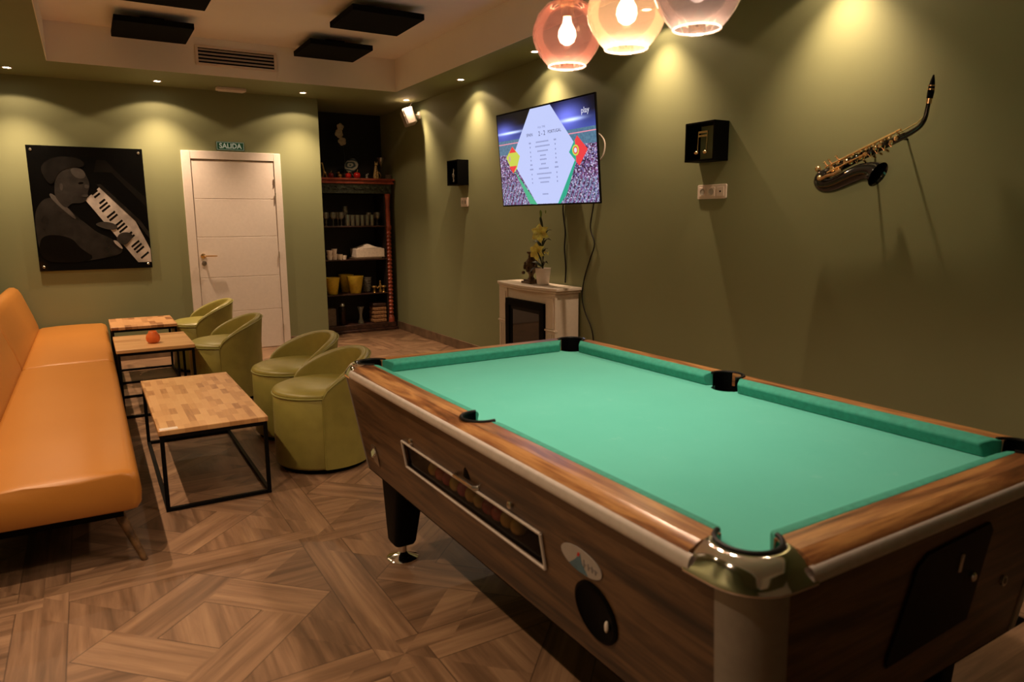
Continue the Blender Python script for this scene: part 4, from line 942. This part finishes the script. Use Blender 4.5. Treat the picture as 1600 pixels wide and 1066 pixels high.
def scr(poly, k, nm, z): return MB().prism([tvpt(a, b_)[:2] for a, b_ in poly], .0004, (0, 0, z)).build(nm, EM[k], sc_)
scr([(.165, .40), (.205, .33), (.40, .012), (.32, .02)], 'pitch', 'pitch_strip', .0007)
scr([(.82, .45), (.70, .10), (.64, .015), (.60, .015), (.80, .50)], 'green', 'pitch_strip', .0007)
scr([(.388, .982), (.592, .982), (.835, .51), (.614, .018), (.396, .018), (.15, .50)], 'panel', 'score_panel', .0012)
scr([(.166, .64), (.245, .53), (.20, .40), (.156, .356), (.087, .53)], 'yellow', 'spanish_flag', .0018)
scr([(.166, .64), (.207, .575), (.125, .575)], 'red', 'flag_stripe', .0023); scr([(.156, .356), (.205, .433), (.115, .433)], 'red', 'flag_stripe', .0023)
scr([(.127+.010*math.cos(a), .515+.030*math.sin(a)) for a in [k*PI/6 for k in range(12)]], 'crest', 'flag_crest', .0023)
scr([(.827, .648), (.915, .509), (.833, .363), (.747, .501)], 'red', 'portuguese_flag', .0018)
scr([(.805, .613), (.808, .408), (.747, .501)], 'green', 'flag_field', .0023)
scr([(.808+.030*math.cos(a), .513+.052*math.sin(a)) for a in [k*PI/10 for k in range(20)]], 'yellow', 'flag_crest', .0028)
scr([(.808+.020*math.cos(a), .513+.036*math.sin(a)) for a in [k*PI/8 for k in range(16)]], 'red', 'flag_crest', .0032)
scr([(.808+.013*math.cos(a), .513+.024*math.sin(a)) for a in [k*PI/8 for k in range(16)]], 'white', 'flag_crest', .0036)
def stx(s_, u, v, size, k, sx=1.): 
    p = tvpt(u, v, .0017); return text('screen_lettering', s_, size, EM[k], sc_, Matrix.Translation(p), ext=.0002, sx=sx)
stx('FULL TIME', .495, .785, .022, 'faint'); stx('SPAIN', .366, .725, .034, 'ink'); stx('PORTUGAL', .619, .725, .034, 'ink'); stx('2 - 2', .494, .722, .050, 'ink')
stx('play', .908, .862, .060, 'white')
rows = [(.643, .13), (.600, .15), (.552, .11), (.507, .06), (.467, .07), (.422, .05), (.376, .10), (.324, .15), (.278, .12), (.237, .09), (.116, .06)]
fm = MB()
for k, (v, wd) in enumerate(rows):                              # unreadable rows of small type
    n = max(3, int(wd/.012))
    for j in range(n):
        u0 = .494-wd/2+j*wd/n; a = tvpt(u0, v-.007); b_ = tvpt(u0+wd/n*.62, v+.007); fm.box((a[0], a[1], .0016), (b_[0], b_[1], .0018))
    if k < 10:
        for uc in (.366, .622):
            m_ = 2 if (k in (0, 5)) else (3 if k == 6 else 1)
            for j in range(m_): a = tvpt(uc-.006*m_+j*.012, v-.008); b_ = tvpt(uc-.006*m_+j*.012+.008, v+.008); fm.box((a[0], a[1], .0016), (b_[0], b_[1], .0018))
fm.build('small_type', EM['faint'], sc_)
tv_m = MB().box((-.012, -3.50, 1.72), (0, -3.02, 2.02)).box((-.16, -3.32, 1.80), (-.012, -3.20, 1.94))
tv_m.build('wall_bracket', M['black'], TV, world=True)
cbw = [(-.10, -3.72, 2.03), (-.09, -3.80, 2.00), (-.085, -3.85, 1.95), (-.085, -3.855, 1.89), (-.09, -3.83, 1.83), (-.10, -3.76, 1.78)]
solo('bent_tube', MB().tube(smooth(cbw), .006, 8), M['plastic'], 'thin curved white tube poking out behind the right edge of the television', 'tube')
def wpt(y, z): return (-.012, y, z)
solo('power_cable', MB().tube(smooth([wpt(*p) for p in ((-3.66, 1.60), (-3.63, 1.47), (-3.60, 1.32), (-3.655, 1.20), (-3.60, 1.08), (-3.53, .93), (-3.50, .78), (-3.54, .66), (-3.62, .55), (-3.655, .45), (-3.65, .30), (-3.66, .10))]), .005, 8), M['rubber'], 'black cable hanging in a wavy line from the television right of the fireplace', 'cable', 'black cables below the television')
solo('power_cable', MB().tube(smooth([wpt(*p) for p in ((-3.25, 1.60), (-3.225, 1.48), (-3.24, 1.38), (-3.26, 1.28), (-3.25, 1.15), (-3.27, 1.0), (-3.265, .87)) ]), .006, 8), M['rubber'], 'black cable dropping from the television behind the yellow lilies', 'cable', 'black cables below the television')

# ---------------------------------------------------------------- electric fireplace
FP = thing('electric_fireplace', 'cream electric fireplace with bowed mantel under the television', 'fireplace', (0, -3.02, 0))
def bow(y, amt, x0): f_ = (y+3.03)/.46; return x0-amt*(1-f_*f_)
def slab(z0, z1, yy0, yy1, x0, amt, nm='mantel_top'):
    pl = [(0-.012, yy1), (-.012, yy0)]+[(bow(yy0+(yy1-yy0)*k/16, amt, x0), yy0+(yy1-yy0)*k/16) for k in range(17)]
    return MB().prism(pl, z1-z0, (0, 0, z0)).build(nm, M['mantel'], FP, world=True, bevel=.004, angle=50)
slab(.826, .85, -3.50, -2.56, -.262, .062); slab(.806, .826, -3.485, -2.575, -.252, .055, 'moulding')
bd_ = MB(); bd_.box((-.235, -3.465, 0), (-.02, -3.445, .806)); bd_.box((-.235, -2.615, 0), (-.02, -2.595, .806)); bd_.box((-.04, -3.445, 0), (-.02, -2.615, .806))
bd_.box((-.245, -3.445, .715), (-.04, -2.615, .806)); bd_.build('surround', M['mantel'], FP, world=True, bevel=.002)
for ya, yb_ in ((-3.475, -3.335), (-2.725, -2.585)):
    pp = MB().box((-.255, ya, 0), (-.235, yb_, .806)); pp.box((-.262, ya+.02, .52), (-.255, yb_-.02, .77)); pp.box((-.266, ya-.004, .50), (-.235, yb_+.004, .515))
    for k in range(4): y_ = ya+.026+k*.026; pp.box((-.260, y_, .06), (-.255, y_+.012, .48))
    pp.build('pilaster', M['mantel'], FP, world=True, bevel=.002)
ins = MB().box((-.275, -3.335, .655), (-.24, -2.725, .715)).box((-.275, -3.335, 0), (-.24, -3.275, .655)).box((-.275, -2.785, 0), (-.24, -2.725, .655)).box((-.275, -3.275, 0), (-.24, -2.785, .08))
ins_ = ins.build('insert_frame', M['black'], FP, world=True, bevel=.003)
inn = MB().box((-.262, -3.275, .625), (-.25, -2.785, .655)).box((-.262, -3.275, .08), (-.25, -3.245, .625)).box((-.262, -2.815, .08), (-.25, -2.785, .625))
inn.build('inner_frame', M['blackmetal'], ins_, world=False) if False else inn.build('inner_frame', M['blackmetal'], FP, world=True, bevel=.004)
MB().box((-.256, -3.245, .08), (-.250, -2.815, .625)).build('fire_glass', M['fireglass'], FP, world=True)
# bronze figure
st = thing('bronze_statuette', 'dark bronze ornamental jug figure on a square foot on the mantel', 'statuette', (-.15, -2.955, .85))
MB().box((-.06, -.07, 0), (.06, .07, .02)).box((-.045, -.055, .02), (.045, .055, .035)).build('foot', M['bronze'], st, bevel=.004)
MB().lathe([(.035, .035), (.020, .055), (.022, .075), (.045, .11), (.055, .15), (.045, .19), (.026, .215), (.022, .245), (.040, .262), (.040, .268), (.0001, .266)], (0,0,0), 20).build('jug', M['bronze'], st, angle=60)
MB().tube([(0, -.035, .25), (0, -.085, .25), (0, -.088, .20), (0, -.06, .15), (0, -.05, .13)], .007, 8).tube([(0, .05, .15), (0, .09, .175), (0, .085, .12), (0, .055, .10)], .008, 8).build('handle', M['bronze'], st)
MB().ball((-.05, .02, .14), .016, 10, (1, 1, 1.6)).ball((-.05, -.02, .12), .016, 10, (1, 1, 1.5)).ball((-.045, .055, .09), .016, 10).ball((-.03, -.05, .08), .015, 10, (1, 1, 1.4)).ball((-.052, .02, .172), .009, 8).build('relief_figures', M['bronze'], st)
# lilies
LP = thing('lily_pot', 'white tapered pot of yellow artificial lilies on the mantel', 'potted plant', (-.15, -3.14, .85))
MB().shell([(.0001, .002), (.042, 0), (.050, .01), (.066, .14), (.063, .14), (.047, .012), (.0001, .012)], (0,0,0), 28).build('pot', M['potwhite'], LP, angle=60)
MB().lathe([(.061, .120), (.0001, .125)], (0,0,0), 20).build('soil', M['darkwood'], LP)
MB().tube([(0, 0, .12), (0, .005, .28), (-.005, .01, .42), (0, .035, .56)], .005, 6).tube([(0, 0, .12), (-.01, .02, .22), (-.03, .04, .27)], .005, 6).tube([(0, .005, .30), (0, .05, .36), (0, .085, .40)], .0035, 6).build('stems', M['leaf'], LP)
def petal(c, dirv, outv, ln_, wd):
    c, d_, o_ = Vector(c), Vector(dirv).normalized(), Vector(outv).normalized(); s_ = d_.cross(o_)
    def fn(i, j):
        w2 = wd*math.sin(PI*min(.98, max(.03, i))**.8)*.5; a = (j-.5)*2
        p = c+d_*(ln_*i)+o_*(.25*ln_*math.sin(i*PI*.75)-ln_*.22*i*i)+s_*(w2*a)-o_*(w2*.35*a*a*-1)
        return p
    return MB().grid(fn, 12, 4)
def lily(c, facing, ln_=.085):
    f_ = Vector(facing).normalized(); a = f_.orthogonal().normalized(); b_ = f_.cross(a)
    for k in range(6):
        q_ = k*PI/3+.3; dr = a*math.cos(q_)+b_*math.sin(q_)
        petal(Vector(c), dr+f_*.28, f_, ln_, .058).build('petal', M['lily'], LP, solid=.0015, angle=80)
    sm = MB()
    for k in range(5):
        q_ = k*2*PI/5; dr = a*math.cos(q_)*.3+b_*math.sin(q_)*.3+f_; sm.tube([Vector(c), Vector(c)+dr*.045], .0016, 5).ball(Vector(c)+dr*.047, .004, 6)
    sm.build('stamens', M['lily'], LP)
lily((-.03, -.012, .425), (-.75, -.62, .12)); lily((-.03, .025, .275), (-.75, -.35, .05), .08)
petal((-.02, -.05, .26), (-.2, -1, -.05), (0, -.2, 1), .085, .04).build('petal', M['lily'], LP, solid=.0015, angle=80)
def leaf(c, dv, ln_=.14, wd=.034): petal(c, dv, (-.3, 0, .9), ln_, wd).build('leaf', M['leaf'], LP, solid=.0012, angle=80)
for c, dv, l_ in (((0, 0, .15), (-.3, -1, .3), .14), ((0, 0, .14), (-.3, 1, .25), .15), ((-.02, 0, .14), (-1, .2, -.35), .11), ((0, 0, .32), (0, -1, .5), .13), ((0, 0, .34), (0, -1, 1.0), .17), ((0, 0, .30), (-.2, 1, .5), .13), ((0, 0, .20), (-.3, -1, .9), .17), ((0, .0, .46), (.1, .6, 1), .12), ((-.01, -.01, .16), (-.8, -.4, 1.2), .15)): leaf(c, dv, l_)
MB().ball((0, .036, .585), .014, 10, (.8, .8, 2.2)).build('bud', M['bud'], LP); MB().ball((0, .092, .405), .010, 10, (.8, 1.6, 1)).build('bud', M['bud'], LP); MB().ball((0, -.035, .60), .006, 10, (.8, 1, 2.4)).build('bud', M['bud'], LP)

# ---------------------------------------------------------------- music boxes and sockets on the right wall
def music_box(y0, y1, z0, z1, lab, kind):
    t = thing('shadow_box', lab, 'wall decoration', (0, (y0+y1)/2, z0), 0, 'black open box wall decorations')
    a, h, D, k = (y1-y0)/2, z1-z0, .125, .010
    MB().box((-D, -a, 0), (-.001, a, k)).box((-D, -a, h-k), (-.001, a, h)).box((-D, -a, k), (-.001, -a+k, h-k)).box((-D, a-k, k), (-.001, a, h-k)).build('box_frame', M['black'], t, bevel=.001)
    g = MB()
    if kind == 'notes':
        yy = (-.052, .020); x_ = -.116
        for q_ in yy: g.tube([(x_, q_, .055), (x_, q_-.006, .170)], .0035, 6).ball((x_, q_+.012, .052), .014, 12, (.5, 1.2, .8))
        for z in (.150, .172): g.box((x_-.003, yy[0]-.008, z-.007), (x_+.003, yy[1]-.004, z+.005))
        g.build('music_note', M['brass'], t)
    else:
        x_ = -.112; P_ = [(x_, math.sin(k_*.42+.4)*.026*(1-k_/26)*(1 if k_ < 16 else .6), .045+k_*.0068) for k_ in range(24)]
        g.tube([(x_, .010, .040), (x_, -.006, .034), (x_, -.012, .050), (x_, .0, .075), (x_, .022, .090), (x_, .022, .112), (x_, -.004, .116), (x_, -.020, .096), (x_, -.010, .070), (x_, .012, .066)], .004, 6)
        g.tube([(x_, 0, .036), (x_, -.002, .10), (x_, -.006, .165), (x_, -.018, .150), (x_, .004, .118)], .0035, 6)
        g.build('treble_clef', M['steel'], t)
    MB().tube([(-.112, 0, .165), (-.112, 0, h-k)], .0012, 5).build('hanging_thread', M['black'], t)
    return t
music_box(-4.955, -4.715, 1.735, 1.968, 'black open box with gold beamed music notes, beside the saxophone', 'notes')
music_box(-1.535, -1.290, 1.735, 1.985, 'black open box with a silver treble clef, left of the television', 'clef')
def socket(y0, y1, z0, z1, n, lab):
    t = thing('wall_socket', lab, 'socket', (0, (y0+y1)/2, z0), 0, 'white wall sockets under the black boxes'); a, h = (y1-y0)/2, z1-z0
    MB().prism(rrect(-a, 0, a, h, .008), .010, (0, 0, 0), (0,1,0), (0,0,1), (-1,0,0)).build('faceplate', M['plastic'], t, bevel=.002)
    for k in range(n):
        c = a-.045-k*(2*a-.09)/max(1, n-1)
        if k < 2:
            m_ = MB().prism(rrect(c-.028, h/2-.028, c+.028, h/2+.028, .004), .003, (-.010, 0, 0), (0,1,0), (0,0,1), (-1,0,0)); m_.build('module', M['plastic'], t, bevel=.001)
            MB().lathe([(.021, 0), (.021, .0012), (.018, .0012), (.017, -.001), (.0001, -.001)], (-.0132, c, h/2), 20, (-1, 0, 0)).build('outlet', M['grille'], t)
        else:
            MB().prism(rrect(c-.028, h/2-.028, c+.028, h/2+.028, .004), .003, (-.010, 0, 0), (0,1,0), (0,0,1), (-1,0,0)).build('module', M['plastic'], t, bevel=.001)
            MB().lathe([(.006, 0), (.006, .001), (.0001, .001)], (-.0132, c, h/2), 12, (-1, 0, 0)).build('aerial_jack', M['black'], t)
socket(-4.960, -4.722, 1.510, 1.598, 3, 'wide three-module white wall socket beneath the box with gold notes')
socket(-1.525, -1.365, 1.520, 1.612, 2, 'two-module white wall socket beneath the box with the treble clef')

# ---------------------------------------------------------------- saxophone on the right wall
SXo = thing('saxophone', 'black and brass saxophone hanging at a slant on the right wall', 'saxophone', (-.085, -5.70, 1.56))
M['lacquer'] = NT('black_lacquer').P(Base_Color=(.006, .006, .006), Roughness=.12, Coat_Weight=.6)
def sx(y, z, x=0.): return Vector((-.085+x, y, z))
body = [(-5.705, 1.615), (-5.80, 1.655), (-5.90, 1.692), (-6.00, 1.728), (-6.10, 1.765)]
def spx(nm, mb, mat, par=None, **kw): return mb.build(nm, mat, SXo, world=True, **kw)
spx('body_tube', MB().tube([sx(*p) for p in body], [.026, .024, .021, .018, .015], 16), M['lacquer'])
bow_ = [(-5.705, 1.615), (-5.682, 1.603), (-5.674, 1.580), (-5.694, 1.556), (-5.735, 1.552), (-5.79, 1.567), (-5.85, 1.590), (-5.90, 1.606), (-5.940, 1.608), (-5.970, 1.602), (-5.988, 1.594)]
bell_p = smooth([sx(p[0], p[1], -.012*min(1, k/4)) for k, p in enumerate(bow_)], 3)
rr_ = [.027, .033, .036, .037, .038, .040, .043, .045, .048, .054, .062]; bell_r = []
for k in range(len(bell_p)): f_ = k/3; q_ = min(9, int(f_)); bell_r.append(rr_[q_]+(rr_[q_+1]-rr_[q_])*(f_-q_))
spx('bell', MB().tube(bell_p, bell_r, 24, caps=False), M['lacquer'], angle=80)
spx('neck', MB().tube(smooth([sx(-6.10, 1.765), sx(-6.135, 1.780), sx(-6.165, 1.800), sx(-6.183, 1.830), sx(-6.190, 1.87), sx(-6.194, 1.905)], 3), [.013-.00027*k for k in range(16)], 12), M['lacquer'])
spx('cork_ring', MB().tube([sx(-6.194, 1.893), sx(-6.196, 1.915)], .0125, 12), M['brass'])
spx('mouthpiece', MB().tube([sx(-6.196, 1.915), sx(-6.199, 1.94), sx(-6.201, 1.965), sx(-6.203, 1.992), sx(-6.205, 2.015)], [.013, .0145, .013, .009, .003], 12), M['black'])
spx('ligature', MB().tube([sx(-6.1985, 1.950), sx(-6.1992, 1.957)], .0165, 12).tube([sx(-6.200, 1.966), sx(-6.2005, 1.972)], .0155, 12), M['brass'])
bdv = Vector((0, -.395, .150)).normalized(); pd = Vector((0, bdv.z, -bdv.y)); pd = Vector((0, .355, .935))
def bp(t_, side=0., out=0.): return sx(-5.705, 1.615)+bdv*(t_*.423)+pd*side+Vector((-out, 0, 0))
for t0, t1_, sd, o_ in ((.02, .80, .030, .018), (.10, .95, .026, .024), (.30, .98, .034, .010), (.05, .55, -.006, .034)):
    rd = MB().tube([bp(t0, sd, o_), bp(t1_, sd, o_)], .0042, 6)
    for k in range(5): f_ = t0+(t1_-t0)*k/4; rd.tube([bp(f_, sd, o_), bp(f_, sd*.5, .006)], .0034, 5)
    spx('key_rod', rd, M['brass'])
rs_ = random.Random(3)
for k in range(15):
    f_ = .05+k*.062; c = bp(f_, rs_.uniform(-.010, .006), .026-.008*f_); spx('key_cup', MB().lathe([(.0145-.004*f_, 0), (.0155-.004*f_, .004), (.012-.004*f_, .007), (.005, .006), (.0001, .006)], c, 14, (-1, rs_.uniform(-.2, .2), rs_.uniform(0, .3))), M['brass'] if k % 3 else M['lacquer'])
for k in range(9):
    f_ = .10+k*.095; spx('key_cup', MB().lathe([(.008, 0), (.009, .003), (.006, .006), (.0001, .005)], bp(f_, .016, .022), 12, (-1, 0, .5)).tube([bp(f_, .016, .020), bp(f_+.03, .028, .022)], .0028, 5), M['brass'])
for k in range(6):
    f_ = .40+k*.085; spx('key_guard', MB().tube([bp(f_, -.006, .022), bp(f_+.02, -.028, .020), bp(f_+.045, -.008, .022)], .0028, 6), M['brass'])
spx('octave_key', MB().tube([bp(.92, .02, .012), bp(1.02, .022, .012), sx(-6.15, 1.815), sx(-6.178, 1.84)], .003, 6), M['brass'])
for f_ in (.62, .70, .78, .50): spx('side_key', MB().lathe([(.010, 0), (.011, .004), (.0001, .006)], bp(f_, -.030, .008), 12, (-.5, .2, -.8)), M['brass'])
for f_ in (.12, .22, .06): spx('pearl_key', MB().tube([bp(f_, .028, .020), bp(f_-.02, .050, .024)], .004, 6).ball(bp(f_-.02, .053, .025), .007, 8), M['brass'])
spx('bell_guard', MB().tube([sx(-5.70, 1.585, -.045), sx(-5.74, 1.600, -.050), sx(-5.78, 1.606, -.052), sx(-5.82, 1.625, -.050)], [.010, .009, .009, .010], 8).ball(sx(-5.655, 1.640, -.01), .016, 12).ball(sx(-5.69, 1.592, -.04), .014, 12), M['brass'])
MB().tube([(0, -5.90, 1.70), (-.085, -5.90, 1.70)], .005, 8).tube([(0, -6.06, 1.755), (-.085, -6.06, 1.755)], .005, 8).build('wall_hook', M['blackmetal'], SXo, world=True)

# ---------------------------------------------------------------- pendant globes over the pool table
cl_ = MB().lathe([(.06, 0), (.06, .02), (.03, .028)], (0, 0, 0), 20)
def globe(loc, mat, lab, on, s_=1.):
    t = thing('pendant_lamp', lab, 'lamp', loc, 0, 'glass globe pendants over the pool table'); R = .1185*s_
    pf = [(.35, .90), (.60, .78), (.84, .52), (.97, .20), (1.0, -.02), (.96, -.25), (.84, -.50), (.68, -.72), (.53, -.88)]
    out = [(a*R, b_*R) for a, b_ in pf]; 
    MB().shell(out, (0,0,0), 48).build('glass_globe', mat, t, angle=80)
    MB().tube([(math.cos(a)*.53*R, math.sin(a)*.53*R, -.885*R) for a in [2*PI*k/48 for k in range(49)]], .0028, 8, False).build('globe_rim', M['rim'], t)
    MB().lathe([(.0001, .98*R), (.022, .98*R), (.040, .93*R), (.042, .87*R), (.024, .86*R), (.020, .45*R), (.0001, .45*R)], (0,0,0), 20).build('lamp_socket', M['brass'], t, angle=50)
    MB().lathe([(.013, .45*R), (.016, .30*R), (.029, .10*R), (.031, -.06*R), (.024, -.22*R), (.010, -.30*R), (.0001, -.31*R)], (0,0,0), 20).build('bulb', M['bulb'] if on else M['bulbdim'], t, angle=80)
    MB().tube([(0, 0, .95*R), (0, 0, CZ-loc[2])], .003, 6).build('cord', M['black'], t)
    MB().lathe([(.05, 0), (.05, -.018), (.01, -.026)], (0, 0, CZ-loc[2]), 20).build('ceiling_rose', M['blackmetal'], t)
    ld = bpy.data.lights.new('bulb_light', 'SPOT'); ld.spot_size = math.radians(148); ld.spot_blend = .7; ld.energy = PEND if on else PEND*.6; ld.color = (1, .76, .56); ld.shadow_soft_size = .035
    lo_ = bpy.data.objects.new('bulb_light', ld); C.objects.link(lo_); lo_.parent = t; lo_.location = (0, 0, -.45*R)
    gd = bpy.data.lights.new('bulb_glow_light', 'POINT'); gd.energy = 4.5 if on else 3.; gd.color = (1, .78, .60); gd.shadow_soft_size = .035
    go = bpy.data.objects.new('bulb_glow_light', gd); C.objects.link(go); go.parent = t; go.location = (0, 0, -.45*R)
globe((-1.915, -5.985, 2.015), M['globe_rose'], 'rose copper glass globe pendant, left and lowest in the picture', True)
globe((-1.945, -6.335, 2.000), M['globe_amber'], 'pale amber glass globe pendant in the middle, brightest of the three', True)
globe((-1.925, -6.605, 2.000), M['globe_smoke'], 'smoky pinkish glass globe pendant, rightmost of the three', False)
